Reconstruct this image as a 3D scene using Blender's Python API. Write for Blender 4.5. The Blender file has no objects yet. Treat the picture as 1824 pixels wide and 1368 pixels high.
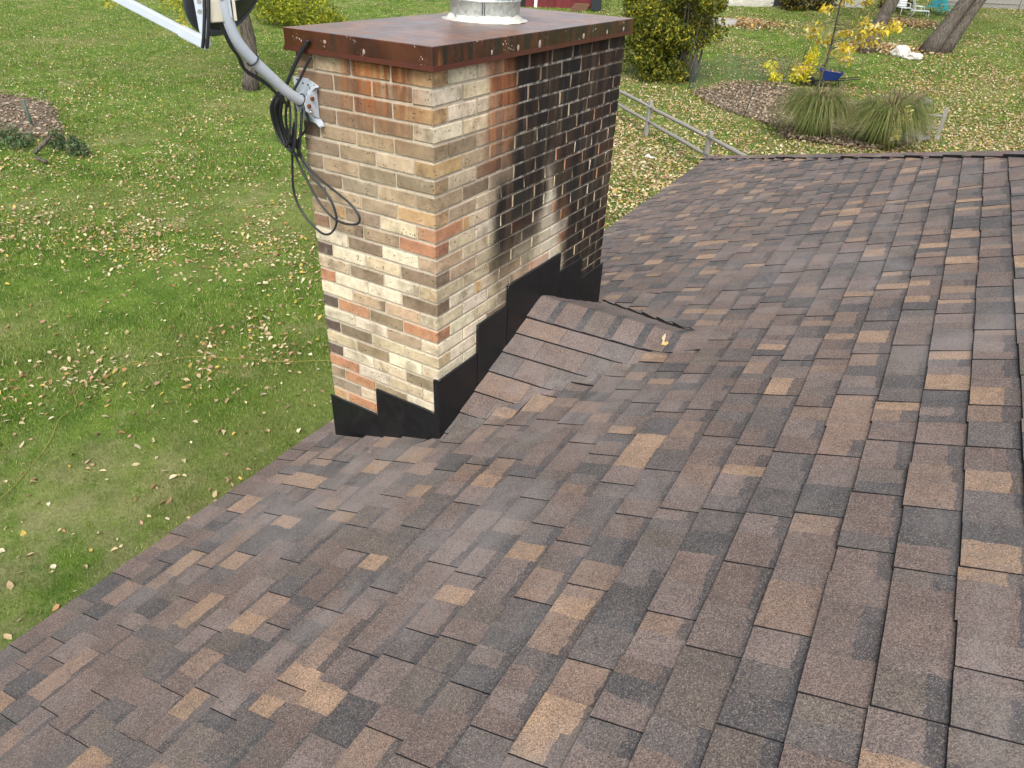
import bpy, bmesh, math, random
import numpy as np
from mathutils import Vector, Matrix, Euler, noise

random.seed(7)
rng = np.random.default_rng(11)
S = bpy.context.scene
COL = S.collection

# ------------------------------------------------------------------ camera
CAM_X = np.array([0.8465807, 0.5310048, 0.0365378])
CAM_DN = np.array([0.3103540, -0.4366964, -0.8443795])
CAM_F = np.array([-0.4324136, 0.7261750, -0.5344982])
CAM_O = np.array([1.7298274, -2.2318665, 5.4243039])
FPX = 1264.1
cd = bpy.data.cameras.new('camera')
cam = bpy.data.objects.new('camera', cd)
COL.objects.link(cam)
m = Matrix.Identity(4)
for i in range(3):
    m[i][0] = CAM_X[i]; m[i][1] = -CAM_DN[i]; m[i][2] = -CAM_F[i]; m[i][3] = CAM_O[i]
cam.matrix_world = m
cd.sensor_width = 36.0
cd.lens = 36.0 * FPX / 1824.0
cd.clip_start = 0.05
cd.clip_end = 2000
S.camera = cam
S.render.resolution_x, S.render.resolution_y = 1024, 768

# ------------------------------------------------------------------ sky, sun, exposure
SUN_EL, SUN_AZ = 50.0, 152.0          # azimuth the light comes from, clockwise from +Y
W = bpy.data.worlds.new('World'); S.world = W; W.use_nodes = True
wt = W.node_tree; wt.nodes.clear()
sky = wt.nodes.new('ShaderNodeTexSky'); sky.sky_type = 'NISHITA'; sky.sun_disc = False
sky.sun_elevation = math.radians(SUN_EL); sky.sun_rotation = math.radians(SUN_AZ)
sky.air_density = 1.0; sky.dust_density = 4.0; sky.ozone_density = 1.0
hs = wt.nodes.new('ShaderNodeHueSaturation'); hs.inputs['Saturation'].default_value = 0.35
bg = wt.nodes.new('ShaderNodeBackground'); bg.inputs['Strength'].default_value = 0.135
wo = wt.nodes.new('ShaderNodeOutputWorld')
wt.links.new(sky.outputs[0], hs.inputs['Color']); wt.links.new(hs.outputs[0], bg.inputs['Color'])
wt.links.new(bg.outputs[0], wo.inputs['Surface'])
sd = bpy.data.lights.new('sun', 'SUN'); sd.energy = 1.1; sd.angle = math.radians(20); sd.color = (1.0, 0.98, 0.95)
so = bpy.data.objects.new('sun', sd); COL.objects.link(so)
a, e = math.radians(SUN_AZ), math.radians(SUN_EL)
so.rotation_euler = Vector((-math.sin(a) * math.cos(e), -math.cos(a) * math.cos(e), -math.sin(e))).to_track_quat('-Z', 'Y').to_euler()
S.view_settings.view_transform = 'Standard'; S.view_settings.look = 'None'
S.view_settings.exposure = 1.0; S.view_settings.gamma = 1.0
S.view_settings.use_curve_mapping = False
S.render.engine = 'CYCLES'

# ------------------------------------------------------------------ helpers
def link(o, parent=None):
    COL.objects.link(o)
    if parent is not None: o.parent = parent
    return o

def tag(o, label=None, cat=None, group=None, kind=None):
    if label: o['label'] = label
    if cat: o['category'] = cat
    if group: o['group'] = group
    if kind: o['kind'] = kind
    return o

def empty(name, label=None, cat=None, group=None, loc=(0, 0, 0)):
    o = bpy.data.objects.new(name, None); o.location = loc; o.empty_display_size = 0.1
    link(o); return tag(o, label, cat, group)

class MB:
    """collects polygons, optional colour per face and material slot per face"""
    def __init__(s): s.v = []; s.f = []; s.c = []; s.m = []; s.sm = []
    def add(s, verts, faces, col=(1, 1, 1), mi=0, smooth=False):
        b = len(s.v); s.v.extend([tuple(map(float, p)) for p in verts])
        for f in faces:
            s.f.append(tuple(b + i for i in f)); s.c.append(col); s.m.append(mi); s.sm.append(smooth)
    def box(s, lo, hi, col=(1, 1, 1), mi=0, M=None):
        x0, y0, z0 = lo; x1, y1, z1 = hi
        v = [(x0, y0, z0), (x1, y0, z0), (x1, y1, z0), (x0, y1, z0), (x0, y0, z1), (x1, y0, z1), (x1, y1, z1), (x0, y1, z1)]
        if M is not None: v = [M @ Vector(p) for p in v]
        s.add(v, [(0, 3, 2, 1), (4, 5, 6, 7), (0, 1, 5, 4), (1, 2, 6, 5), (2, 3, 7, 6), (3, 0, 4, 7)], col, mi)
    def tube(s, pts, r, n=8, col=(1, 1, 1), mi=0, caps=True):
        pts = [Vector(p) for p in pts]; N = len(pts)
        rr = r if hasattr(r, '__len__') else [r] * N
        t0 = (pts[1] - pts[0]).normalized()
        up = Vector((0, 0, 1)) if abs(t0.z) < .9 else Vector((1, 0, 0))
        nx = t0.cross(up).normalized()
        v = []
        for i in range(N):
            t = (pts[min(i + 1, N - 1)] - pts[max(i - 1, 0)]).normalized()
            nx = (nx - t * nx.dot(t)).normalized(); ny = t.cross(nx)
            for k in range(n):
                a = 2 * math.pi * k / n
                v.append(pts[i] + (nx * math.cos(a) + ny * math.sin(a)) * rr[i])
        f = [(i * n + k, i * n + (k + 1) % n, (i + 1) * n + (k + 1) % n, (i + 1) * n + k) for i in range(N - 1) for k in range(n)]
        s.add(v, f, col, mi, True)
        if caps:
            b = len(s.v) - len(v)
            s.f.append(tuple(b + k for k in range(n))[::-1]); s.f.append(tuple(b + (N - 1) * n + k for k in range(n)))
            s.c += [col] * 2; s.m += [mi] * 2; s.sm += [False] * 2
    def lathe(s, prof, center, n=32, col=(1, 1, 1), mi=0, M=None):
        v = []
        for r, z in prof:
            for k in range(n):
                a = 2 * math.pi * k / n
                p = Vector((r * math.cos(a), r * math.sin(a), z))
                if M is not None: p = M @ p
                v.append(p + Vector(center))
        f = [(i * n + k, i * n + (k + 1) % n, (i + 1) * n + (k + 1) % n, (i + 1) * n + k) for i in range(len(prof) - 1) for k in range(n)]
        s.add(v, f, col, mi, True)
    def prism(s, poly, axis, lo, hi, col=(1, 1, 1), mi=0):
        """poly in the two other axes, extruded along axis from lo to hi"""
        def p3(p, t):
            q = list(p); q.insert(axis, t); return q
        n = len(poly)
        v = [p3(p, lo) for p in poly] + [p3(p, hi) for p in poly]
        f = [tuple(range(n)), tuple(range(n, 2 * n))[::-1]] + [(i, n + i, n + (i + 1) % n, (i + 1) % n) for i in range(n)]
        s.add(v, f, col, mi)
    def build(s, name, mats, parent=None, fix=False, origin=None):
        me = bpy.data.meshes.new(name)
        if origin is not None:
            s.v = [(p[0] - origin[0], p[1] - origin[1], p[2] - origin[2]) for p in s.v]
        me.from_pydata(s.v, [], s.f); me.update()
        if not isinstance(mats, (list, tuple)): mats = [mats]
        for q in mats: me.materials.append(q)
        at = me.attributes.new('tint', 'FLOAT_COLOR', 'FACE')
        at.data.foreach_set('color', [x for c in s.c for x in (c[0], c[1], c[2], 1.0)])
        me.polygons.foreach_set('material_index', s.m)
        me.polygons.foreach_set('use_smooth', s.sm)
        if fix:
            bm = bmesh.new(); bm.from_mesh(me); bmesh.ops.recalc_face_normals(bm, faces=bm.faces); bm.to_mesh(me); bm.free()
        o = bpy.data.objects.new(name, me)
        if origin is not None: o.location = origin
        link(o, parent)
        return o

def fast_mesh(name, V, F, colors, mat, parent=None, smooth=False):
    """V (n,3), F (m,k) arrays, colors (m,3) per face"""
    me = bpy.data.meshes.new(name)
    k = F.shape[1]
    me.vertices.add(len(V)); me.vertices.foreach_set('co', V.astype(np.float32).ravel())
    me.loops.add(F.size); me.loops.foreach_set('vertex_index', F.astype(np.int32).ravel())
    me.polygons.add(len(F)); me.polygons.foreach_set('loop_start', np.arange(0, F.size, k, dtype=np.int32))
    me.update(calc_edges=True)
    at = me.attributes.new('tint', 'FLOAT_COLOR', 'FACE')
    at.data.foreach_set('color', np.concatenate([colors, np.ones((len(F), 1))], 1).astype(np.float32).ravel())
    if smooth: me.polygons.foreach_set('use_smooth', np.ones(len(F), dtype=bool))
    me.materials.append(mat)
    return link(bpy.data.objects.new(name, me), parent)

# ---------------------------------------------------------------- node expressions
class Ex:
    def __init__(s, t, sock): s.t, s.s = t, sock
    def _m(s, op, b=None, c=None):
        n = s.t.nodes.new('ShaderNodeMath'); n.operation = op
        for i, q in enumerate((s, b, c)):
            if q is None: continue
            if isinstance(q, Ex): s.t.links.new(q.s, n.inputs[i])
            else: n.inputs[i].default_value = q
        return Ex(s.t, n.outputs[0])
    def __add__(s, o): return s._m('ADD', o)
    __radd__ = __add__
    def __sub__(s, o): return s._m('SUBTRACT', o)
    def __rsub__(s, o): return (s * -1.0) + o
    def __mul__(s, o): return s._m('MULTIPLY', o)
    __rmul__ = __mul__
    def max(s, o): return s._m('MAXIMUM', o)
    def min(s, o): return s._m('MINIMUM', o)
    def abs(s): return s._m('ABSOLUTE')
    def gt(s, o): return s._m('GREATER_THAN', o)
    def clamp(s): return s._m('MAXIMUM', 0.0)._m('MINIMUM', 1.0)
    def ss(s, a, b):
        """smooth step, 0 at a and 1 at b (a may exceed b)"""
        n = s.t.nodes.new('ShaderNodeMapRange'); n.interpolation_type = 'SMOOTHSTEP'
        s.t.links.new(s.s, n.inputs[0])
        flip = a > b
        n.inputs[1].default_value, n.inputs[2].default_value = (b, a) if flip else (a, b)
        n.inputs[3].default_value, n.inputs[4].default_value = (1, 0) if flip else (0, 1)
        return Ex(s.t, n.outputs[0])

class MatB:
    def __init__(s, name, rough=0.8, spec=0.3, metal=0.0):
        s.m = bpy.data.materials.new(name); s.m.use_nodes = True; s.t = s.m.node_tree
        s.b = s.t.nodes['Principled BSDF']
        s.b.inputs['Roughness'].default_value = rough
        s.b.inputs['Specular IOR Level'].default_value = spec
        s.b.inputs['Metallic'].default_value = metal
    def N(s, kind): return s.t.nodes.new(kind)
    def E(s, sock): return Ex(s.t, sock)
    def pos(s):
        return s.N('ShaderNodeNewGeometry').outputs['Position']
    def nrm(s): return s.N('ShaderNodeNewGeometry').outputs['True Normal']
    def obj(s): return s.N('ShaderNodeTexCoord').outputs['Object']
    def xyz(s, v):
        n = s.N('ShaderNodeSeparateXYZ'); s.t.links.new(v, n.inputs[0]); return [s.E(o) for o in n.outputs]
    def vscale(s, v, k):
        n = s.N('ShaderNodeVectorMath'); n.operation = 'MULTIPLY'; s.t.links.new(v, n.inputs[0]); n.inputs[1].default_value = k
        return n.outputs[0]
    def noise(s, v, scale, detail=3, rough=0.55, dist=0.0):
        n = s.N('ShaderNodeTexNoise'); s.t.links.new(v, n.inputs['Vector'])
        n.inputs['Scale'].default_value = scale; n.inputs['Detail'].default_value = detail
        n.inputs['Roughness'].default_value = rough; n.inputs['Distortion'].default_value = dist
        return s.E(n.outputs[0])
    def voro(s, v, scale, feat='F1', out=0):
        n = s.N('ShaderNodeTexVoronoi'); n.feature = feat; s.t.links.new(v, n.inputs['Vector']); n.inputs['Scale'].default_value = scale
        return n.outputs[out]
    def attr(s, name, kind='GEOMETRY', out='Color'):
        n = s.N('ShaderNodeAttribute'); n.attribute_type = kind; n.attribute_name = name; return n.outputs[out]
    def objcol(s): return s.N('ShaderNodeObjectInfo').outputs['Color']
    def rnd(s): return s.E(s.N('ShaderNodeObjectInfo').outputs['Random'])
    def rgb(s, c):
        n = s.N('ShaderNodeRGB'); n.outputs[0].default_value = (c[0], c[1], c[2], 1); return n.outputs[0]
    def mix(s, a, b, f, mode='MIX'):
        n = s.N('ShaderNodeMix'); n.data_type = 'RGBA'; n.blend_type = mode; n.clamp_factor = True
        for sock, q in ((n.inputs[6], a), (n.inputs[7], b)):
            if isinstance(q, (tuple, list)): sock.default_value = (q[0], q[1], q[2], 1)
            else: s.t.links.new(q, sock)
        if isinstance(f, Ex): s.t.links.new(f.s, n.inputs[0])
        else: n.inputs[0].default_value = f
        return n.outputs[2]
    def mul(s, a, f):
        """colour times grey value"""
        n = s.N('ShaderNodeVectorMath'); n.operation = 'SCALE'; s.t.links.new(a, n.inputs[0])
        if isinstance(f, Ex): s.t.links.new(f.s, n.inputs['Scale'])
        else: n.inputs['Scale'].default_value = f
        return n.outputs[0]
    def base(s, c):
        if isinstance(c, (tuple, list)): s.b.inputs['Base Color'].default_value = (c[0], c[1], c[2], 1)
        else: s.t.links.new(c, s.b.inputs['Base Color'])
    def rough(s, e): s.t.links.new(e.s, s.b.inputs['Roughness'])
    def bump(s, h, strength=0.5, dist=0.002):
        n = s.N('ShaderNodeBump'); n.inputs['Strength'].default_value = strength; n.inputs['Distance'].default_value = dist
        s.t.links.new(h.s, n.inputs['Height']); s.t.links.new(n.outputs[0], s.b.inputs['Normal'])

def simple(name, col, rough=0.7, spec=0.3, metal=0.0, var=0.25, scale=6.0, bump=0.0):
    q = MatB(name, rough, spec, metal)
    n = q.noise(q.pos(), scale, 5)
    q.base(q.mul(q.rgb(col), n * (2 * var) + (1 - var)))
    if bump: q.bump(q.noise(q.pos(), scale * 8, 4), bump, 0.004)
    return q.m

def tinted(name, rough=0.7, spec=0.2, trans=0.0, var=0.2, scale=3.0):
    q = MatB(name, rough, spec)
    n = q.noise(q.pos(), scale, 4)
    c = q.mul(q.attr('tint'), n * (2 * var) + (1 - var))
    q.base(c)
    if trans:
        t = q.N('ShaderNodeBsdfTranslucent'); q.t.links.new(c, t.inputs['Color'])
        mx = q.N('ShaderNodeMixShader'); mx.inputs[0].default_value = trans
        q.t.links.new(q.b.outputs[0], mx.inputs[1]); q.t.links.new(t.outputs[0], mx.inputs[2])
        q.t.links.new(mx.outputs[0], q.t.nodes['Material Output'].inputs['Surface'])
    return q.m

# ---------------------------------------------------------------- materials
def shingle_mat():
    q = MatB('shingle_granules', 0.78, 0.35)
    P = q.pos()
    cell = q.voro(P, 420, 'F1', 1)                      # one value per granule
    sp = q.N('ShaderNodeSeparateColor'); q.t.links.new(cell, sp.inputs[0])
    g = q.E(sp.outputs[0]); g2 = q.E(sp.outputs[1])
    c = q.attr('tint')
    c = q.mix(c, (0.108, 0.083, 0.076), q.noise(P, 13, 6, 0.72).ss(0.40, 0.68) * 0.38)   # blends run across a tab
    c = q.mix(c, (0.055, 0.053, 0.057), q.noise(P, 17, 6, 0.75).ss(0.58, 0.74) * 0.5)
    blot = q.noise(P, 9, 5, 0.65)
    clump = q.noise(P, 150, 3, 0.7)
    c = q.mul(c, (g * 0.88 + 0.58) * (blot * 0.85 + 0.58) * (clump * 1.15 + 0.50))
    c = q.mix(c, (0.34, 0.28, 0.22), g2.gt(0.90) * 0.45)   # pale granules
    c = q.mix(c, (0.02, 0.021, 0.026), g2._m('LESS_THAN', 0.10) * 0.65)
    wear = q.noise(q.vscale(P, (1.6, 0.9, 1.6)), 1.0, 9, 0.68, 0.6).ss(0.50, 0.74)
    px_, py_, pz_ = q.xyz(P)
    def spot(x0, y0, rx, ry):
        dx, dy = (px_ - x0) * (1 / rx), (py_ - y0) * (1 / ry)
        return (dx * dx + dy * dy).ss(1.0, 0.0)
    dusty = spot(.45, .38, .55, .65).max(spot(-.25, -.45, .60, .80)).max(spot(.75, .25, .5, .6) * .7).max(spot(.9, 2.2, .9, 1.4) * .5)
    dn = q.noise(q.vscale(P, (3.2, 1.6, 3.2)), 1.7, 8, 0.72, 0.8)
    wear = wear.max(dusty * dn.ss(0.34, 0.62))
    c = q.mix(c, (0.235, 0.215, 0.205), wear * 0.42)       # dusty, weathered patches
    scuff = q.noise(q.vscale(P, (3.0, 3.6, 3.0)), 1.2, 7, 0.7, 1.5).ss(0.69, 0.80)
    c = q.mix(c, (0.42, 0.41, 0.40), scuff * 0.6)
    q.base(c)
    q.bump(g + q.noise(P, 120, 3) * 0.8, 0.55, 0.0022)
    return q.m
M_SH = shingle_mat()
M_EDGE = simple('shingle_asphalt_edge', (0.016, 0.016, 0.018), 0.85, 0.2)

def brick_stain(q, c, mortar=False):
    """soot, rust and lime runs down the upslope face, rust runs under the cap on the other face"""
    P = q.pos(); x, y, z = q.xyz(P)
    nx, ny, nz = q.xyz(q.nrm())
    faceB = nx.gt(0.5); faceA = ny._m('LESS_THAN', -0.5)
    t = 5.0 - z
    wob = q.noise(q.vscale(P, (1, 2.0, 2.0)), 2.0, 4) - 0.5
    yy = y + wob * 0.22
    run = q.noise(q.vscale(P, (9, 9, 0.7)), 2.2, 5, 0.6)          # vertical streaks
    fine = q.noise(q.vscale(P, (22, 22, 2.2)), 2.0, 4, 0.6)
    # soot
    top = yy.ss(0.48, 0.64) * t.ss(1.20, 0.70)
    left = yy.ss(0.34, 0.50) * yy.ss(0.80, 0.62) * t.ss(0.30, 0.62) * t.ss(1.22, 0.80)
    far = yy.ss(1.10, 1.22)
    bandm = (yy - 0.62).abs().ss(0.10, 0.02) * t.ss(0.7, 1.0) * t.ss(1.5, 1.1) * 0.5
    soot = top.max(left).max(far).max(bandm) * (run.ss(0.22, 0.46) * 0.42 + 0.58)
    # lime run in the middle of the face, widening downwards
    hw = t.ss(0.35, 1.35) * 0.215
    lime = (hw - (yy - 0.97).abs()).ss(-0.05, 0.06) * t.ss(0.32, 0.85)
    soot = (soot * (1.0 - lime * (run * 0.3 + 0.80))).clamp() * faceB
    rustB = yy.ss(0.33, 0.41) * yy.ss(0.66, 0.58) * t.ss(0.62, 0.22) * faceB
    rustB2 = (yy - 1.38).abs().ss(0.40, 0.1) * run.ss(0.48, 0.60) * t.ss(0.55, 0.0) * faceB * 0.8
    rustA = (x + wob * 0.1 + 0.27).abs().ss(0.27, 0.12) * t.ss(0.42, 0.02) * faceA * (fine.ss(0.28, 0.60))
    rust = (rustB * (fine * 0.5 + 0.6)).max(rustB2).max(rustA).clamp()
    if mortar:
        c = q.mix(c, (0.50, 0.48, 0.45), soot * t.ss(1.0, 0.1) * 0.55)
        c = q.mix(c, (0.026, 0.024, 0.022), soot * (run.ss(0.34, 0.56) * 0.85).max(t.ss(0.35, 0.75) * 0.80))
        c = q.mix(c, (0.30, 0.12, 0.05), rust * 0.35)
    else:
        c = q.mix(c, (0.62, 0.58, 0.49), lime * faceB * (1.0 - fine * 0.7) * 0.55)
        c = q.mix(c, q.mix((0.105, 0.026, 0.010), (0.30, 0.095, 0.02), run.ss(0.40, 0.62)), rust * 0.88)
        brown = q.mix((0.007, 0.007, 0.008), (0.036, 0.022, 0.014), q.noise(q.vscale(P, (5, 5, 1.0)), 2.0, 4).ss(0.42, 0.62))
        c = q.mix(c, brown, soot * 0.97)
        c = q.mix(c, (0.50, 0.48, 0.44), soot * fine.ss(0.70, 0.82) * t.ss(0.5, 1.2) * 0.45)
    return c

def brick_mat():
    q = MatB('brick_face', 0.86, 0.2)
    O = q.obj(); P = q.pos()
    base = q.objcol()
    z_w = q.xyz(P)[2]; isA = q.xyz(q.nrm())[1]._m('LESS_THAN', -0.5)
    x, y, z = q.xyz(O)
    side = q.E(q.attr('end_side', 'OBJECT', 'Fac'))
    bleed = q.E(q.attr('end_bleed', 'OBJECT', 'Fac'))
    s = x * side + q.noise(P, 24, 4, 0.65) * 0.05 - 0.025
    m = (s - (0.0915 - bleed)) * 38.0
    c = q.mix(base, q.attr('end_color', 'OBJECT', 'Color'), m.clamp())
    n1 = q.noise(P, 22, 6, 0.68); n2 = q.noise(P, 7, 4)
    c = q.mul(c, n1 * 1.25 + 0.37)
    c = q.mix(c, (0.11, 0.075, 0.042), n2.ss(0.50, 0.72) * 0.55)
    c = q.mix(c, (0.62, 0.57, 0.48), q.noise(P, 11, 5, 0.7).ss(0.60, 0.76) * 0.35)
    pit = q.E(q.voro(P, 62)).ss(0.28, 0.14) * q.noise(P, 16, 2).ss(0.46, 0.60)
    c = q.mix(c, (0.035, 0.028, 0.022), pit * 0.75)
    edge = (z.abs() + q.noise(P, 45, 4, 0.7) * 0.012 - 0.006).ss(0.0235, 0.0290)
    c = q.mix(c, (0.43, 0.39, 0.32), edge * 0.55)          # mortar smeared on the arrises
    c = q.mul(c, q.noise(q.vscale(P, (1, 1, 2.2)), 1.6, 4).ss(0.25, 0.7) * 0.3 + 0.82)
    top = z_w.ss(4.35, 4.95)
    c = q.mix(c, (0.17, 0.115, 0.070), top * q.noise(P, 3.5, 5, 0.65).ss(0.28, 0.55) * 0.60 * isA)
    c = brick_stain(q, c)
    q.base(c)
    q.bump(n1 + q.noise(P, 130, 4) * 0.6 - pit * 1.6, 0.55, 0.004)
    return q.m
M_BR = brick_mat()

def mortar_mat():
    q = MatB('mortar', 0.95, 0.1)
    P = q.pos()
    n = q.noise(P, 40, 5)
    c = q.mul(q.rgb((0.47, 0.41, 0.31)), n * 0.7 + 0.62)
    c = q.mix(c, (0.12, 0.10, 0.08), q.noise(P, 5, 4).ss(0.58, 0.75) * 0.6)
    c = brick_stain(q, c, True)
    q.base(c); q.bump(q.noise(P, 160, 4), 0.7, 0.003)
    return q.m
M_MO = mortar_mat()

def cap_mat():
    q = MatB('rusty_sheet_metal', 0.42, 0.5, 0.0)
    P = q.pos(); x, y, z = q.xyz(P); nx, ny, nz = q.xyz(q.nrm())
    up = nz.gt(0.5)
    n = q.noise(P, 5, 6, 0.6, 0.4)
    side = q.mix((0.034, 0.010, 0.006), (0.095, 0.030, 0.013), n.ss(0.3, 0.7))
    drip = q.noise(q.vscale(P, (14, 14, 1.4)), 2.0, 5, 0.6)
    onB = nx.gt(0.5)
    side = q.mix(side, (0.016, 0.013, 0.012), drip.ss(0.46, 0.58) * onB * 0.92)
    side = q.mix(side, (0.26, 0.10, 0.03), q.noise(q.vscale(P, (6, 6, 2)), 2, 4).ss(0.60, 0.72) * onB * 0.8)
    side = q.mix(side, (0.03, 0.017, 0.014), drip.ss(0.54, 0.66) * (1.0 - onB) * 0.6)
    sp = q.E(q.voro(P, 85)).ss(0.30, 0.18) * q.noise(P, 13, 3).ss(0.58, 0.68)
    side = q.mix(side, (0.62, 0.58, 0.54), sp * 0.85)
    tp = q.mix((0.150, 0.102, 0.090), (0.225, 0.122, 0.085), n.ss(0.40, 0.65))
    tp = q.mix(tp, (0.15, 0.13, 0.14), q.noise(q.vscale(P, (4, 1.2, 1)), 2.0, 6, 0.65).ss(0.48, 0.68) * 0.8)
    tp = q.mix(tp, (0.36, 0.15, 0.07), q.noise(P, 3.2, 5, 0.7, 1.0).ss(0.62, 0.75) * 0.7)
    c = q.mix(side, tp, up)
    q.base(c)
    q.rough(q.noise(P, 18, 5) * 0.3 + 0.22)
    q.bump(q.noise(P, 35, 5), 0.15, 0.003)
    return q.m
M_CAP = cap_mat()
def flash_mat():
    q = MatB('black_flashing_paint', 0.38, 0.32)
    P = q.pos()
    n = q.noise(P, 14, 5, 0.6, 0.8)
    c = q.mix((0.006, 0.006, 0.007), (0.012, 0.0125, 0.014), n.ss(0.3, 0.8))
    sc = q.noise(q.vscale(P, (10, 10, 14)), 3.0, 6, 0.75, 2.5).ss(0.70, 0.80)
    c = q.mix(c, (0.16, 0.16, 0.17), sc * 0.5)
    q.base(c); q.rough(n * 0.35 + 0.26)
    q.bump(q.noise(P, 10, 4, 0.6, 0.5) + q.noise(P, 70, 4) * 0.15, 0.25, 0.005)
    return q.m
M_FL = flash_mat()
M_SEAL = simple('black_sealant', (0.010, 0.010, 0.011), 0.35, 0.5, bump=0.4, scale=20)
def galv_mat():
    q = MatB('galvanised_steel', 0.42, 0.5, 0.55)
    P = q.pos()
    v = q.voro(P, 60, 'F1', 1)
    sp = q.N('ShaderNodeSeparateColor'); q.t.links.new(v, sp.inputs[0])
    n = q.noise(P, 30, 5, 0.7)
    c = q.mix((0.32, 0.36, 0.33), (0.74, 0.78, 0.74), (q.E(sp.outputs[0]) * 0.5 + n * 0.55).clamp())
    q.base(c); q.rough(n * 0.3 + 0.35); q.bump(n, 0.15, 0.002)
    return q.m
M_GALV = galv_mat()
M_WSEAL = simple('white_sealant', (0.52, 0.51, 0.46), 0.7, 0.3, var=0.4, bump=0.6, scale=25)
M_DARK = simple('dark_metal', (0.03, 0.032, 0.036), 0.4, 0.5)
def mast_mat():
    q = MatB('grey_white_powder_coat', 0.38, 0.45)
    P = q.pos()
    c = q.mix((0.40, 0.455, 0.51), (0.52, 0.575, 0.625), q.noise(P, 20, 5))
    c = q.mix(c, (0.20, 0.20, 0.19), q.noise(q.vscale(P, (18, 18, 18)), 3.0, 6, 0.7, 2.0).ss(0.70, 0.76) * 0.7)
    c = q.mix(c, (0.50, 0.42, 0.24), q.noise(P, 16, 4).ss(0.60, 0.74) * 0.35)
    q.base(c); q.bump(q.noise(P, 90, 3), 0.08, 0.002)
    return q.m
M_MAST = mast_mat()
M_DISH = simple('dark_blue_grey_dish', (0.022, 0.027, 0.040), 0.45, 0.4, var=0.2, scale=4)
M_RIM = simple('grey_blue_dish_rim', (0.085, 0.105, 0.14), 0.45, 0.4, var=0.15, scale=4)
M_STAINW = simple('yellowed_plastic', (0.56, 0.53, 0.42), 0.45, 0.4, var=0.35, scale=14)
M_STEEL = simple('zinc_bolt', (0.42, 0.42, 0.40), 0.35, 0.5, 0.7)
M_RUST = simple('rusty_bolt', (0.16, 0.05, 0.02), 0.8)
M_CABLE = simple('black_cable', (0.018, 0.020, 0.023), 0.42, 0.45, var=0.3, scale=20)

def lawn_mat():
    q = MatB('lawn', 0.95, 0.1)
    P = q.pos()
    big = q.noise(P, 0.22, 4, 0.6); mid = q.noise(P, 1.3, 5, 0.65); fine = q.noise(P, 26, 5, 0.75)
    c = q.mix((0.056, 0.105, 0.015), (0.110, 0.165, 0.028), mid.ss(0.35, 0.65))
    c = q.mix(c, (0.165, 0.180, 0.060), big.ss(0.45, 0.68) * 0.65)
    c = q.mix(c, (0.27, 0.235, 0.13), q.noise(P, 0.7, 7, 0.75).ss(0.53, 0.72) * 0.7)
    lx_, ly_, lz_ = q.xyz(P)
    near = (((lx_ + 4.6) * (lx_ + 4.6)) + ((ly_ + 0.6) * (ly_ + 0.6))).ss(9.0, 1.0)
    c = q.mix(c, (0.27, 0.235, 0.13), near * q.noise(P, 1.8, 6, 0.7).ss(0.36, 0.62) * 0.42)
    c = q.mul(c, fine * 1.5 + 0.40)
    q.base(c); q.bump(fine, 0.9, 0.03)
    return q.m
M_LAWN = lawn_mat()
def blade_mat():
    q = MatB('grass_blade', 0.55, 0.25)
    P = q.pos()
    big = q.noise(P, 0.22, 4, 0.6); mid = q.noise(P, 1.3, 5, 0.65)
    c = q.attr('tint')
    c = q.mix(c, (0.185, 0.205, 0.068), big.ss(0.45, 0.68) * 0.5)
    c = q.mix(c, (0.33, 0.285, 0.16), q.noise(P, 0.7, 7, 0.75).ss(0.53, 0.72) * 0.6)
    lx_, ly_, lz_ = q.xyz(P)
    near = (((lx_ + 4.6) * (lx_ + 4.6)) + ((ly_ + 0.6) * (ly_ + 0.6))).ss(9.0, 1.0)
    c = q.mix(c, (0.33, 0.285, 0.16), near * q.noise(P, 1.8, 6, 0.7).ss(0.36, 0.62) * 0.42)
    c = q.mul(c, (mid * 1.0 + 0.66) * (q.noise(P, 0.12, 3).ss(0.3, 0.7) * 0.25 + 0.86))
    q.base(c)
    t = q.N('ShaderNodeBsdfTranslucent'); q.t.links.new(c, t.inputs['Color'])
    mx = q.N('ShaderNodeMixShader'); mx.inputs[0].default_value = 0.35
    q.t.links.new(q.b.outputs[0], mx.inputs[1]); q.t.links.new(t.outputs[0], mx.inputs[2])
    q.t.links.new(mx.outputs[0], q.t.nodes['Material Output'].inputs['Surface'])
    return q.m
M_BLADE = blade_mat()
M_LEAF = tinted('dry_leaf', 0.7, 0.25, 0.2, 0.25, 9)
M_FOL = tinted('foliage', 0.6, 0.25, 0.35, 0.3, 1.2)
M_TINT = tinted('painted_or_plain', 0.6, 0.3, 0, 0.15, 4)
def bark_mat():
    q = MatB('bark', 0.95, 0.1)
    P = q.pos()
    n = q.noise(q.vscale(P, (14, 14, 2.2)), 1.6, 6, 0.7)
    c = q.mix((0.040, 0.033, 0.027), (0.175, 0.150, 0.125), n.ss(0.30, 0.68))
    c = q.mix(c, (0.12, 0.14, 0.08), q.noise(P, 1.5, 4).ss(0.55, 0.75) * 0.4)
    q.base(c); q.bump(n, 1.0, 0.05)
    return q.m
M_BARK = bark_mat()
def wood_mat():
    q = MatB('weathered_wood', 0.9, 0.15)
    P = q.obj()
    n = q.noise(q.vscale(P, (26, 26, 26)), 1.0, 6, 0.7, 0.6)
    c = q.mix((0.16, 0.15, 0.135), (0.38, 0.36, 0.33), n)
    q.base(c); q.bump(n, 0.5, 0.01)
    return q.m
M_WOOD = wood_mat()
M_ROCKW = simple('pale_rock', (0.50, 0.47, 0.43), 0.9, 0.2, var=0.45, scale=3, bump=0.8)
M_ROCKG = simple('grey_rock', (0.17, 0.16, 0.145), 0.9, 0.2, var=0.5, scale=4, bump=0.8)
M_WHITE = simple('white_paint', (0.74, 0.74, 0.72), 0.5, 0.3, var=0.1)
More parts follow.
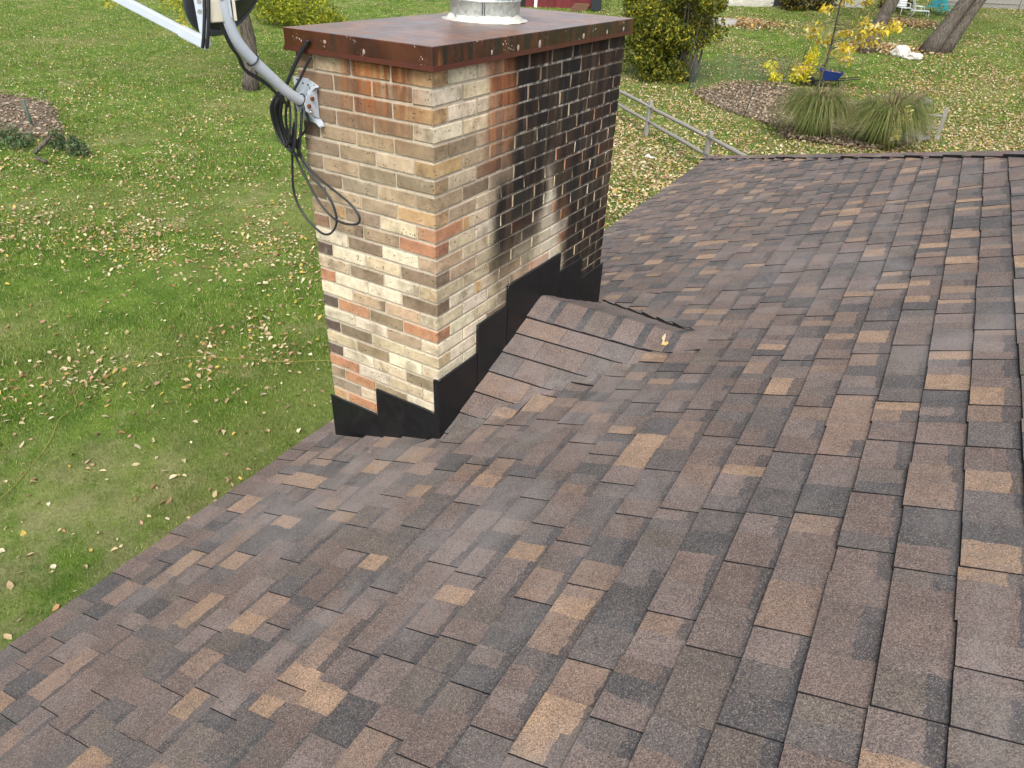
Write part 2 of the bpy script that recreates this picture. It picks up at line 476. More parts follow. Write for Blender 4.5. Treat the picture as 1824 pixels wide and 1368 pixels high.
M_CONC = simple('grey_concrete', (0.33, 0.32, 0.30), 0.9, 0.2, var=0.3, scale=3)

# ---------------------------------------------------------------- terrain
def sm01(t): t = np.clip(t, 0, 1); return t * t * (3 - 2 * t)
def gz(x, y): return 2.6 * sm01((np.asarray(y, float) - 26) / 34)

gx = np.concatenate([np.linspace(-260, -72, 14), np.linspace(-70, 50, 90), np.linspace(55, 200, 10)])
gy = np.concatenate([np.linspace(-120, -16, 9), np.linspace(-14, 90, 90), np.linspace(95, 320, 14)])
GX, GY = np.meshgrid(gx, gy, indexing='ij')
GZ = gz(GX, GY) + 0.03 * np.sin(GX * .9 + 1.3 * np.sin(GY * .5)) * np.cos(GY * .7)
nI, nJ = GX.shape
V = np.stack([GX.ravel(), GY.ravel(), GZ.ravel()], 1)
I, J = np.meshgrid(np.arange(nI - 1), np.arange(nJ - 1), indexing='ij')
b = (I * nJ + J).ravel()
F = np.stack([b, b + nJ, b + nJ + 1, b + 1], 1)
lawn = fast_mesh('lawn', V, F, np.ones((len(F), 3)), M_LAWN, smooth=True)
tag(lawn, 'green lawn around the house with straw coloured patches', 'lawn', kind='structure')

BED_R = [(-8.66, 29.0), (-7.24, 27.0), (-5.3, 25.6), (-4.14, 24.9), (-3.4, 23.3), (-0.6, 23.4), (0.8, 26.1), (0.66, 29.2), (-0.91, 31.0), (-3.43, 31.0), (-5.93, 32.6), (-7.78, 32.0)]
BED_L = [(-30, 8.6), (-29, 10.2), (-27.6, 11.0), (-25.9, 11.2), (-24.4, 11.0), (-21.9, 9.8), (-20.2, 8.9), (-20.6, 8.1), (-22.5, 7.5), (-26, 7.4)]
def inpoly(px, py, poly):
    px, py = np.asarray(px), np.asarray(py); c = np.zeros(px.shape, bool); n = len(poly)
    for i in range(n):
        x0, y0 = poly[i]; x1, y1 = poly[(i + 1) % n]
        hit = ((y0 > py) != (y1 > py)) & (px < (x1 - x0) * (py - y0) / (y1 - y0 + 1e-12) + x0)
        c ^= hit
    return c
def mulch_mat():
    q = MatB('leaf_mulch', 0.95, 0.1)
    P = q.pos(); n = q.noise(P, 9, 6, 0.75)
    q.base(q.mix((0.055, 0.045, 0.034), (0.22, 0.175, 0.125), n.ss(0.3, 0.7))); q.bump(n, 1.0, 0.05)
    return q.m
M_MULCH = mulch_mat()
for poly, lab in ((BED_R, 'leaf covered planting bed round the tall grasses behind the fence'), (BED_L, 'small mulched planting bed with low junipers on the left lawn')):
    c = np.mean(poly, 0); mb = MB()
    K = 6
    ring = []
    pl = []
    n = len(poly)
    for i in range(n):
        for s in range(4):
            t = s / 4; p = np.array(poly[i]) * (1 - t) + np.array(poly[(i + 1) % n]) * t
            pl.append(c + (p - c) * (1 + 0.04 * noise.noise(Vector((p[0] * 1.7, p[1] * 1.7, 3)))))
    verts = [(c[0], c[1], float(gz(c[0], c[1])) + 0.10)]
    for k in range(1, K + 1):
        for p in pl:
            q = c + (p - c) * k / K
            verts.append((q[0], q[1], float(gz(q[0], q[1])) + (0.10 if k < K else -0.05) + 0.03 * noise.noise(Vector((q[0] * 2, q[1] * 2, 0)))))
    m_ = len(pl)
    faces = [(0, 1 + i, 1 + (i + 1) % m_) for i in range(m_)]
    for k in range(K - 1):
        faces += [(1 + k * m_ + i, 1 + (k + 1) * m_ + i, 1 + (k + 1) * m_ + (i + 1) % m_, 1 + k * m_ + (i + 1) % m_) for i in range(m_)]
    mb.add(verts, faces, smooth=True)
    tag(mb.build('planting_bed', M_MULCH), lab, 'planting bed', kind='structure')

# ---------------------------------------------------------------- roof surface
SA = math.sin(math.radians(1.7)); CA = math.cos(math.radians(1.7))
def uw2xy(u, w): return (u * CA - w * SA, u * SA + w * CA)
def xy2uw(x, y): return (x * CA + y * SA, -x * SA + y * CA)
Z0, PITCH, U_E, W_E, HIPR = 3.315, 0.40, -0.905, 7.67, 1.10
EU = 0.1327
def hip_w(u): return W_E - HIPR * (u - U_E)
def h_main(u): return Z0 + PITCH * u
def cricket(x, y):
    return 3.728 - 0.054 * x - 0.443 * abs(y - (0.925 + 0.155 * x))
def H(u, w):
    x, y = uw2xy(u, w)
    a = h_main(u) + 0.005 * noise.noise(Vector((u * 1.3, w * 1.1, 5.0)))
    if -0.2 < x < 1.6 and -0.6 < y < 2.8:
        b = cricket(x, y) - 2.0 * max(0.0, -x) - 1.0 * max(0.0, -y)
        k = 0.05
        h = max(0.0, 1 - abs(a - b) / k)
        return max(a, b) + h * h * k * 0.25
    return a

# ---------------------------------------------------------------- house
house = empty('house', 'house under a brown shingle hip roof with a brick chimney', 'house')
mb = MB()
RW0, RU1 = -8.0, 4.3
def P3(u, w, z): x, y = uw2xy(u, w); return (x, y, z)
dz = -0.014
ur = RU1; wr = hip_w(ur); zr = h_main(ur)
ue2 = 2 * ur - U_E
ve = Z0 + PITCH * U_E
mb.add([P3(U_E, RW0, ve + dz), P3(ur, RW0, zr + dz), P3(ur, wr, zr + dz), P3(U_E, W_E, ve + dz), P3(ue2, RW0, ve + dz), P3(ue2, W_E, ve + dz)],
       [(0, 1, 2, 3), (3, 2, 5), (1, 4, 5, 2)], (0.13, 0.105, 0.098))
mb.build('roof_deck', M_SH, house)
mb = MB()
th = 0.16
lo, hi = ve - 0.02 - th, ve - 0.022
def wallbox(u0, u1, w0, w1, z0, z1, col=(1, 1, 1)):
    v = [P3(u0, w0, z0), P3(u1, w0, z0), P3(u1, w1, z0), P3(u0, w1, z0), P3(u0, w0, z1), P3(u1, w0, z1), P3(u1, w1, z1), P3(u0, w1, z1)]
    mb.add(v, [(0, 3, 2, 1), (4, 5, 6, 7), (0, 1, 5, 4), (1, 2, 6, 5), (2, 3, 7, 6), (3, 0, 4, 7)], col)
wallbox(U_E + 0.02, U_E + 0.045, RW0, W_E - 0.02, lo, hi)
wallbox(U_E + 0.05, ue2 - 0.05, W_E - 0.045, W_E - 0.02, lo, hi)
wallbox(ue2 - 0.045, ue2 - 0.02, RW0, W_E - 0.05, lo, hi)
mb.build('fascia', M_WHITE, house)
mb = MB(); wallbox(U_E + 0.047, ue2 - 0.05, RW0, W_E - 0.05, lo + 0.01, lo + 0.03); mb.build('soffit', M_WHITE, house)
mb = MB(); wallbox(U_E + 0.45, ue2 - 0.45, RW0 + 0.3, W_E - 0.45, 0.0, lo + 0.008)
M_WALL = simple('tan_house_wall', (0.36, 0.31, 0.25), 0.9, 0.2, var=0.2)
mb.build('wall', M_WALL, house)
mb = MB(); wallbox(U_E - 0.012, U_E + 0.05, RW0, W_E + 0.005, ve - 0.021, ve - 0.016)
wallbox(U_E - 0.014, U_E - 0.0105, RW0, W_E + 0.005, ve - 0.045, ve - 0.0165)
mb.build('drip_edge', M_WHITE, house)

# shingles ---------------------------------------------------------------
def clip(poly, A, B, C):
    """keep A*u+B*w <= C"""
    out = []
    n = len(poly)
    for i in range(n):
        p, q = poly[i], poly[(i + 1) % n]
        dp, dq = A * p[0] + B * p[1] - C, A * q[0] + B * q[1] - C
        if dp <= 0: out.append(p)
        if (dp < 0) != (dq < 0) and dp != dq:
            t = dp / (dp - dq); out.append((p[0] + (q[0] - p[0]) * t, p[1] + (q[1] - p[1]) * t))
    return out

BROWN = (0.122, 0.088, 0.074); MAUVE = (0.136, 0.104, 0.091); GREY = (0.094, 0.081, 0.074); CHAR = (0.062, 0.058, 0.057)
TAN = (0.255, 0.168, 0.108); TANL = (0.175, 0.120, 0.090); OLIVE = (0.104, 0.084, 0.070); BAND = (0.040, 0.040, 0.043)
def pick_col():
    r = random.random()
    c = TAN if r < .10 else TANL if r < .20 else CHAR if r < .31 else GREY if r < .46 else OLIVE if r < .54 else MAUVE if r < .74 else BROWN
    k = random.uniform(.86, 1.14)
    return tuple(x * k for x in c)

def cam_px(p):
    d = np.array(p) - CAM_O
    z = d @ CAM_F
    if z < .2: return None
    return 912 + FPX * (d @ CAM_X) / z, 684 + FPX * (d @ CAM_DN) / z

# valley lines of the cricket in x,y: near side and far side apex
APX = (0.915, 1.067)
def valley_clips(cu, cw):
    x, y = uw2xy(cu, cw)
    if x < -0.05 or x > APX[0] + 0.03 or not (-0.1 < y < 2.1): return []
    if y <= 0.925 + 0.155 * min(x, APX[0]):
        # keep points on the downslope side of near valley line (0.0,0.03)->(APX), overlapping it a little
        x0, y0, x1, y1, off = 0.0, -0.02, APX[0], APX[1], 0.035
        nx, ny = -(y1 - y0), (x1 - x0)
    else:
        x0, y0, x1, y1, off = 0.0, 1.83, APX[0], APX[1], -0.014
        nx, ny = (y1 - y0), -(x1 - x0)
    L = math.hypot(nx, ny); nx /= L; ny /= L
    c = nx * x0 + ny * y0 + off
    # x = u*CA - w*SA, y = u*SA + w*CA
    return [(nx * CA + ny * SA, -nx * SA + ny * CA, c)]

pieces = []       # dicts: tops [(poly, colour)], height function, visible size
def make_piece(u0, u1, w0, w1, zones, raise_, lift=0.0, clips=()):
    """one shingle tab: butt edge at u0, upper edge at u1, from w0 to w1; zones = [(w end, colour, band share)],
    granule colours change along ragged lines, the dark band sits at the upper end of a zone"""
    tops = []
    ub = u1 - 0.03
    NB = 7
    nodes = [u0 + (u1 - u0) * i / NB for i in range(NB + 1)]
    def line(w, j):
        sl = random.uniform(-j, j)
        return [w + sl * (i / NB - .5) + random.uniform(-j, j) * .6 for i in range(NB + 1)]
    def at(L, u):
        t = (u - u0) / (u1 - u0) * NB; i = min(NB - 1, max(0, int(t))); return L[i] + (L[i + 1] - L[i]) * (t - i)
    left = [w0] * (NB + 1); wprev = w0
    for we, col, f in zones:
        right = [w1] * (NB + 1) if we >= w1 - 1e-6 else line(we, .006)
        def side(L, ua, uc):
            return [(ua, at(L, ua))] + [(u, at(L, u)) for u in nodes if ua + 1e-4 < u < uc - 1e-4] + [(uc, at(L, uc))]
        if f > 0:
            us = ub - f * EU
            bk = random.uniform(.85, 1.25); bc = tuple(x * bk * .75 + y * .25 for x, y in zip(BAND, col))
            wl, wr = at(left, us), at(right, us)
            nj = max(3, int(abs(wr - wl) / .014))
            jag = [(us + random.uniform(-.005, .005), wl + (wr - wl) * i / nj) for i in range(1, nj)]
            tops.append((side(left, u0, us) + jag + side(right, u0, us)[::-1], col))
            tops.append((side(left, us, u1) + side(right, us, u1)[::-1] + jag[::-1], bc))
        else:
            tops.append((side(left, u0, u1) + side(right, u0, u1)[::-1], col))
        left = right
    outl = [(u0, w0), (u1, w0), (u1, w1), (u0, w1)]
    for cl in clips:
        tops = [(clip(p, *cl), c) for p, c in tops]
        outl = clip(outl, *cl)
    tops = [(p, c) for p, c in tops if len(p) >= 3]
    if len(outl) < 3 or not tops: return None
    def zt(u, w):
        t = (u - u0) / EU
        return H(u, w) + 0.0098 * (1 - t) + 0.0015 + raise_ * (1 - .75 * min(1, max(0, t))) + lift * max(0, 1 - t * 1.5) * (w - w0) / (w1 - w0)
    mb = MB()
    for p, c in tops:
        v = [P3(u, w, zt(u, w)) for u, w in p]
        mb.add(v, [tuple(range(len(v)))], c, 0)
    n = len(outl)
    v = [P3(u, w, zt(u, w)) for u, w in outl] + [P3(u, w, zt(u, w) - 0.0104 - raise_) for u, w in outl]
    mb.add(v, [(i, n + i, n + (i + 1) % n, (i + 1) % n) for i in range(n)], col, 1)
    # size in the photograph
    pts = [cam_px(q) for q in v[:n]]
    area = 0
    if all(q is not None for q in pts):
        cx = np.mean([q[0] for q in pts]); cy = np.mean([q[1] for q in pts])
        A = 0.5 * abs(sum(pts[i][0] * pts[(i + 1) % n][1] - pts[(i + 1) % n][0] * pts[i][1] for i in range(n)))
        if -20 < cx < 1844 and -20 < cy < 1388: area = A
    cu = np.mean([q[0] for q in outl]); cw = np.mean([q[1] for q in outl])
    return dict(mb=mb, area=area, c=P3(cu, cw, H(cu, cw)))

LIFT = {}
k0 = 0
NC = int((3.35 - U_E) / EU) + 1
for k in range(NC):
    ub = 2.031 - (22 - k) * EU
    u0 = U_E - 0.014 if k == 0 else ub
    u1 = ub + EU + 0.03
    wend = hip_w(u0) + 0.1
    w = -3.6 + random.uniform(0, .3)
    up = random.random() < .5
    prev = None
    while w < wend:
        L = random.choice((.11, .14, .17, .20, .23, .26, .30)) * random.uniform(.93, 1.07)
        w1 = w + L
        cu, cw = u0 + EU / 2, (w + w1) / 2
        x, y = uw2xy(cu, cw)
        c = pick_col()
        if prev == c: c = pick_col()
        skip = (-0.66 < x < -0.06 and 0.06 < y < 1.66)
        if -0.06 < x < 0.95 and cricket(x, y) > h_main(cu) + 0.075: skip = True
        if not skip:
            zones = []; wz = w
            while wz < w1 - 1e-6:
                wn = wz + random.uniform(.06, .15)
                if w1 - wn < .045: wn = w1
                zc = pick_col() if zones or random.random() < .6 else c
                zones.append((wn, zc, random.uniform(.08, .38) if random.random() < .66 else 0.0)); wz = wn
            cl = valley_clips(cu, cw)
            if w1 > hip_w(u1) - .05: cl = cl + [(HIPR, 1.0, W_E + HIPR * U_E)]
            lift = random.uniform(.006, .014) if random.random() < .012 else 0.0
            if cl and y > 0.925 + .155 * x and x < 1.1: rz = .006
            else: rz = 0.0
            j0, j1 = random.uniform(-.003, .003), 0
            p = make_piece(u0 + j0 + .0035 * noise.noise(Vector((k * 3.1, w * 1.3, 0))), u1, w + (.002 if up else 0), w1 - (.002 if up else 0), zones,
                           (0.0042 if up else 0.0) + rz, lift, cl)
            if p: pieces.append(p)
        prev = c
        if random.random() < .93: up = not up
        w = w1

# cricket shingles: courses run out from the chimney, near side then far side
def cr_piece(side, v0, v1, x0, x1, col, band=None, fade=0.25, clipx=None):
    """strip on the cricket between distances v0 (upper) and v1 (butt) from its ridge"""
    mb = MB(); NX = max(2, int((x1 - x0) / .07) + 1)
    NV = 3
    def zt(x, v, dz):
        y = (0.925 + 0.155 * x) + side * v
        u, w = xy2uw(x, y)
        vx = (0.413 - 0.443 * v) / 0.46        # where the valley runs
        k = min(1.0, max(0.0, (vx + 0.10 - x) / fade))
        return (x, y, H(u, w) + 0.004 * k + dz * k)
    grid = []
    vv = [v0, v0 + (v1 - v0) * .5, v1]
    for i in range(NX + 1):
        x = x0 + (x1 - x0) * i / NX
        grid.append([zt(x, v, 0.0105 * (v - v0) / (v1 - v0)) for v in vv])
    verts = [p for r in grid for p in r]
    faces = [(i * NV + j, (i + 1) * NV + j, (i + 1) * NV + j + 1, i * NV + j + 1) for i in range(NX) for j in range(NV - 1)]
    if side < 0: faces = [f[::-1] for f in faces]
    mb.add(verts, faces, col, 0, False)
    outl = [i * NV + NV - 1 for i in range(NX + 1)]
    sk = [verts[i] for i in outl] + [(verts[i][0], verts[i][1], verts[i][2] - .016) for i in outl]
    n = NX + 1
    mb.add(sk, [(i, i + 1, n + i + 1, n + i) for i in range(NX)], col, 1)
    for e in (0, NX):
        ed = [verts[e * NV + j] for j in range(NV)]
        mb.add(ed + [(p[0], p[1], p[2] - .014) for p in ed], [(0, 1, NV + 1, NV), (1, 2, NV + 2, NV + 1)], col, 1)
    cx = (x0 + x1) / 2; vm = (v0 + v1) / 2
    return dict(mb=mb, area=1e9, c=zt(cx, vm, 0))
CRC = [MAUVE, BROWN, OLIVE, GREY, TANL, BROWN, MAUVE, GREY]
cr = []
for k in range(7):
    v1 = 0.135 + 0.128 * (k + 1); v0 = v1 - 0.128 - 0.02
    xv = max(0.06, (0.413 - 0.443 * (v0 + .03)) / 0.46) + 0.09
    x = 0.012
    while x < xv - .02:
        L = random.choice((.13, .17, .2, .24)); x1 = min(xv, x + L)
        if xv - x1 < .06: x1 = xv
        cl = random.choice(CRC)
        cr.append(cr_piece(-1, v0, v1, x, x1, cl)); x = x1 + .0015
for k in range(7):
    v1 = 0.135 + 0.128 * (k + 1); v0 = v1 - 0.148
    xv = max(0.06, (0.413 - 0.443 * (v0 + .03)) / 0.46) + 0.05
    x = 0.012
    while x < xv - .02:
        x1 = min(xv, x + .22)
        if xv - x1 < .06: x1 = xv
        p = cr_piece(1, v0, v1, x, x1, random.choice((MAUVE, BROWN, GREY))); p['area'] = 0; cr.append(p); x = x1 + .0015
mb = MB(); vp = []
for t in np.linspace(.02, .97, 16):
    x_ = APX[0] * t; y_ = 1.83 + (APX[1] - 1.83) * t; u_, w_ = xy2uw(x_, y_)
    vp.append((x_ + .006 * noise.noise(Vector((t * 9, 0, 0))), y_, H(u_, w_) + .010 + .003 * noise.noise(Vector((t * 14, 3, 0)))))
mb.tube(vp, [.0045 + .003 * abs(noise.noise(Vector((i * 1.7, 0, 0)))) for i in range(16)], 6)
mb.build('valley_line', M_EDGE, house)  # thin uneven near-black tube drawn along the far valley
# ridge cap of the cricket: five overlapping caps, dark band at each overlap
caps_c = []
def cap_piece(x0, x1, col, band):
    mb = MB()
    prof = [-.155, -.10, -.05, -.018, 0, .018, .05, .10, .15]
    xs = [x0, x1 - .045 if band else x1, x1]
    rows = []
    for x in xs:
        r = []
        for s in prof:
            y = 0.925 + 0.155 * x + s
            z = 3.728 - 0.054 * x - 0.443 * (math.sqrt(s * s + .02 ** 2) - .004) + 0.014 + 0.005 * (x1 - x) / (x1 - x0)
            u, w = xy2uw(x, y)
            z = max(z, H(u, w) + 0.011)
            r.append((x, y, z))
        rows.append(r)
    n = len(prof); v = [p for r in rows for p in r]
    for i in range(2):
        for j in range(n - 1):
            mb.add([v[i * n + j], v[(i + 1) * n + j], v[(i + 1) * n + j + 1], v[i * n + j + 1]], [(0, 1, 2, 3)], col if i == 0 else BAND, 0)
    for e in (0, n - 1):
        ed = [rows[i][e] for i in range(3)]
        mb.add(ed + [(p[0], p[1], p[2] - .013) for p in ed], [(0, 1, 4, 3), (1, 2, 5, 4)], col, 1)
    ed = rows[0]
    mb.add(ed + [(p[0], p[1], p[2] - .013) for p in ed], [(i, i + 1, n + i + 1, n + i) for i in range(n - 1)], col, 1)
    return mb
xs = [0.012, 0.17, 0.33, 0.49, 0.65, 0.80, 0.95]
for i in range(6):
    caps_c.append(cap_piece(xs[i], xs[i + 1], (MAUVE, BROWN, OLIVE, MAUVE, BROWN, MAUVE)[i], i < 5))

allp = pieces + cr
order = sorted(range(len(allp)), key=lambda i: -allp[i]['area'])
top = set(order[:300])
rest = MB()
for i, p in enumerate(allp):
    if i in top:
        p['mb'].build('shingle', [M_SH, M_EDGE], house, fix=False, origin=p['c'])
    else:
        q = p['mb']
        bb = len(rest.v)
        rest.v += q.v; rest.f += [tuple(bb + j for j in f) for f in q.f]; rest.c += q.c; rest.m += q.m; rest.sm += q.sm
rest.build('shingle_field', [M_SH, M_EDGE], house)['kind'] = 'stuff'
for mbc in caps_c:
    mbc.build('ridge_cap', [M_SH, M_EDGE], house)
# hip caps along the far hip
def hip_pt(s): return (U_E + s, hip_w(U_E + s))
sl = math.sqrt(1 + HIPR ** 2 + PITCH ** 2)
ds = 0.143 / sl * 1.0
s = -0.02; i = 0
while s < 3.35:
    mb = MB(); c = random.choice((MAUVE, BROWN, GREY, GREY, BROWN, TANL)); c = tuple(x * random.uniform(.85, 1.1) for x in c)
    lift = random.choice((0, 0, 0, .004, .012)) if s > 1.0 else 0
    s1 = s + ds * 1.35
    nrm = np.array([HIPR, 1.0]) / math.hypot(HIPR, 1.0)
    rows = []
    for ss, dzz in ((s, 0.023), (s1, 0.018)):
        u0_, w0_ = hip_pt(ss); r = []
        for o_ in (-.14, -.07, 0, .07, .14):
            u_, w_ = u0_ + nrm[0] * o_, w0_ + nrm[1] * o_
            zm = h_main(u_); zf = ve + 0.364 * (W_E - w_)
            z = min(zm, zf) + dzz - (0.006 if o_ == 0 else 0) + (lift if o_ < -.1 else 0)
            r.append(P3(u_, w_, z))
        rows.append(r)
    v = rows[0] + rows[1]
    mb.add(v, [(j, j + 1, 5 + j + 1, 5 + j) for j in range(4)], c, 0)
    for e in (0, 4):
        ed = [rows[0][e], rows[1][e]]
        mb.add(ed + [(p[0], p[1], p[2] - .018) for p in ed], [(0, 1, 3, 2)], c, 1)
    mb.add(rows[0] + [(p[0], p[1], p[2] - .014) for p in rows[0]], [(j, j + 1, 6 + j, 5 + j) for j in range(4)], c, 1)
    mb.build('hip_cap', [M_SH, M_EDGE], house)
    s += ds

# ---------------------------------------------------------------- chimney
CW, CL, CH = 0.702, 1.717, 0.06773
chim = empty('chimney', 'tall cream and brown brick chimney with soot stained side and rusty metal cap', 'chimney', loc=(0, 0, 3.2))
def cchild(o):
    o.parent = chim; o.location = Vector(o.location) - Vector((0, 0, 3.2)); return o
mb = MB(); q = 0.0055
mb.box((-CW + q, q, 2.6), (-q, CL - q, 4.999))
cchild(mb.build('mortar_core', M_MO))

def brick_mesh(L, seed):
    bm = bmesh.new(); bmesh.ops.create_cube(bm, size=1)
    bmesh.ops.scale(bm, vec=(L, .095, .0575), verts=bm.verts)
    bmesh.ops.bevel(bm, geom=list(bm.edges), offset=.0035, segments=1, affect='EDGES')
    r = random.Random(seed)
    for v in bm.verts:
        v.co += Vector((r.uniform(-1, 1) * .0022, r.uniform(-1, 1) * .0012, r.uniform(-1, 1) * .0022))
    me = bpy.data.meshes.new('brick'); bm.to_mesh(me); bm.free(); me.materials.append(M_BR); return me
FULL = [brick_mesh(.194, i) for i in range(5)]
HALF = [brick_mesh(.0925, 20 + i) for i in range(3)]
CC = dict(W=(.64, .56, .41), L=(.52, .43, .29), T=(.34, .26, .165), B=(.195, .143, .095), D=(.070, .054, .046), G=(.26, .205, .14),
          O=(.46, .29, .14), R=(.42, .20, .105), P=(.43, .31, .20), N=(.22, .125, .08), V=(.25, .195, .120))
# face A, left to right; lower case letter after a colour = end nearest the corner
ROWA = ['N L O O', 'N B T P', 'B B N O', 'B B V D', 'D T T V', 'G T L D', 'G T V V', 'B G T B', 'B P T O', 'P G L T',
        'N T T R', 'W B W B', 'D W L B', 'L B W O', 'R W W B', 'W P P D', 'D R V R', 'W W T O', 'D B L L', 'L V W O',
        'D W L V', 'R W L O', 'T R T W', 'G L W W', 'O R T T', 'T L W O', 'T L T W']
ENDB = {0: 'D', 2: 'D', 4: 'B', 6: 'O', 8: 'B', 10: 'D', 12: 'D', 14: 'D', 16: 'D', 18: 'O', 20: 'W', 22: 'W', 24: 'W', 26: 'L'}
STARTB = {1: 'W L', 3: 'W L', 5: 'O T', 7: 'T B', 9: 'R L', 11: 'P L', 13: 'L L', 15: 'L W', 17: 'W W', 19: 'W W', 21: 'W P', 23: 'L W', 25: 'W W',
          0: 'W L', 2: 'W L', 4: 'B T', 6: 'L N', 8: 'T L', 10: 'L W', 12: 'P L', 14: 'W L', 16: 'W L', 18: 'W W', 20: 'W L', 22: 'L W', 24: 'W L', 26: 'L W'}
def jit(c, k=.10):
    c = tuple(x * .86 + y * .14 for x, y in zip(c, (.39, .30, .195)))
    f = random.uniform(1 - k, 1 + k); return tuple(min(.8, x * f * random.uniform(.97, 1.03)) for x in c)
def brick(me, loc, rot, col, end=None, side=1, bleed=0.0):
    o = bpy.data.objects.new('brick', me); COL.objects.link(o); o.parent = chim
    o.location = (loc[0], loc[1], loc[2] - 3.2)
    o.rotation_euler = (random.uniform(-.006, .006), random.uniform(-.004, .004), rot + random.uniform(-.004, .004))
    c = jit(col); o.color = (c[0], c[1], c[2], 1)
    o['end_color'] = [float(v) for v in (end or col)]; o['end_side'] = float(side); o['end_bleed'] = float(bleed)
    return o
DEP = .0475
for k in range(26):
    zc = 5.0 - CH * k - 0.0098 - 0.029
    letters = ROWA[k].split()
    pr = lambda: DEP - random.uniform(-.0012, .0012)
    xl = [] 
    if k % 2 == 0:       # half at the left, full at the corner
        spans = [(-.702, -.6105), (-.6005, -.407), (-.397, -.2035), (-.194, 0.0)]
    else:
        spans = [(-.702, -.5085), (-.4985, -.305), (-.295, -.1015), (-.092, 0.0)]
    roof_z = 3.30 + .4 * -.35
    for j, (a0, a1) in enumerate(spans):
        if k % 2 == 1 and j == 3: continue            # that header is the end of the other face's corner brick
        if zc < Z0 + .4 * (a0 + a1) / 2 + .04: continue
        L = a1 - a0; full = L > .15
        corner = (k % 2 == 0 and j == 3)
        end = CC[ENDB.get(k, 'L')] if corner else None
        bl = .001 if corner else 0
        if not corner and full and random.random() < .10: end = CC[random.choice('BOOR')]; bl = random.uniform(.025, .06)
        y_ = pr()
        if corner: y_ = DEP; 
        brick(random.choice(FULL if full else HALF), ((a0 + a1) / 2, y_ + .0, zc), 0, CC[letters[j]], end, 1 if corner else random.choice((-1, 1)), bl if corner or full else bl * .5)
    # face B
    st = STARTB.get(k, 'L L').split()
    if k % 2 == 0: sp = [(.1015 + .2032 * i, .1015 + .2032 * i + .1935) for i in range(8)]
    else: sp = [(0, .194)] + [(.2032 * i, .2032 * i + .194) for i in range(1, 8)] + [(1.6255, 1.717)]
    for j, (a0, a1) in enumerate(sp):
        ym = (a0 + a1) / 2
        cz = 3.728 - .443 * abs(ym - .925)
        if zc < max(Z0, cz) + .02: continue
        L = a1 - a0
        if j < 2: c = CC[st[j]]
        else: c = CC[random.choice('WLLTTBGPRL' if k > 6 else 'LTTBNNR')]
        corner = (k % 2 == 1 and j == 0)
        end, bl, sd = None, 0, -1
        if corner: end, bl = CC[letters[3]], .001
        elif random.random() < .12: end, bl, sd = CC[random.choice('BNO')], random.uniform(.03, .06), random.choice((-1, 1))
        brick(random.choice(FULL if L > .15 else HALF), (-DEP if corner else -pr(), ym, zc), math.pi / 2, c, end, sd, bl)
# bricks of the two sides turned away from the camera
mb = MB()
for k in range(34):
    zc = 5.0 - CH * k - 0.0388
    o_ = 0 if k % 2 else .1
    for j in range(9):
        y0 = .10 + o_ + j * .2032 - .1; y1 = min(y0 + .194, CL)
        if y1 - y0 > .05 and y0 >= 0: mb.box((-CW - .0005, max(.002, y0), zc - .0288), (-CW + .03, y1, zc + .0288), jit(CC[random.choice('WLTBGP')]))
    for j in range(4):
        x0 = -CW + .012 + o_ + j * .2032; x1 = min(x0 + .194, -.002)
        if x1 - x0 > .05: mb.box((x0, CL - .03, zc - .0288), (x1, CL + .0005, zc + .0288), jit(CC[random.choice('BDGN')]))
q = MatB('brick_far_sides', .9, .2); q.base(q.mul(q.attr('tint'), q.noise(q.pos(), 22, 6) * .9 + .55)); q.bump(q.noise(q.pos(), 80, 4), .5, .003)
cchild(mb.build('brick_far_sides', q.m))['kind'] = 'stuff'

# cap
mb = MB(); ov = .026
x0, x1, y0, y1 = -CW - ov, ov, -ov, CL + ov
zt_, zb = 5.078, 4.998
mb.add([(x0, y0, zt_), (x1, y0, zt_), (x1, y1, zt_ - .008), (x0, y1, zt_ - .008), (x0, y0, zb), (x1, y0, zb), (x1, y1, zb - .004), (x0, y1, zb - .004), (-.36, .88, zt_ + .010)],
       [(0, 1, 8), (1, 2, 8), (2, 3, 8), (3, 0, 8), (4, 5, 1, 0), (5, 6, 2, 1), (6, 7, 3, 2), (7, 4, 0, 3), (7, 6, 5, 4)])
o = mb.build('cap', M_CAP)
bv = o.modifiers.new('edge', 'BEVEL'); bv.width = .004; bv.segments = 2; bv.limit_method = 'ANGLE'
cap = cchild(o)
mb = MB()
for lo_, hi_ in (((x0 - .004, y0 - .004, zb - .003), (x1 + .004, y0 - .0005, zb + .015)), ((x1 + .0005, y0 - .0042, zb - .005), (x1 + .0045, y1, zb + .013)), ((x0 - .004, y0, zb - .005), (x0 - .0005, y1, zb + .012)), ((x0, y1 + .0005, zb - .006), (x1, y1 + .004, zb + .010))):
    mb.box(lo_, hi_)
q = MatB('red_hem', .5, .4); q.base(q.mix((.062, .016, .010), (.10, .029, .017), q.noise(q.pos(), 12, 4)))
hem = mb.build('hem', q.m); hem.parent = cap; hem.location = (0, 0, 0)
def blob(c, r, mat, name, parent, sq=(1, 1, 1)):
    bm = bmesh.new(); bmesh.ops.create_icosphere(bm, subdivisions=2, radius=1)
    for v in bm.verts:
        k = 1 + .35 * noise.noise(v.co * 1.7 + Vector(c) * 13)
        v.co = Vector((v.co.x * r * sq[0] * k, v.co.y * r * sq[1] * k, v.co.z * r * sq[2] * k))
    for f in bm.faces: f.smooth = True
    me = bpy.data.meshes.new(name); bm.to_mesh(me); bm.free(); me.materials.append(mat)
    o = bpy.data.objects.new(name, me); o.location = c; link(o, parent); return o
M_DAB = simple('old_sealant', (.30, .235, .19), .7, .3, var=.4, scale=30)
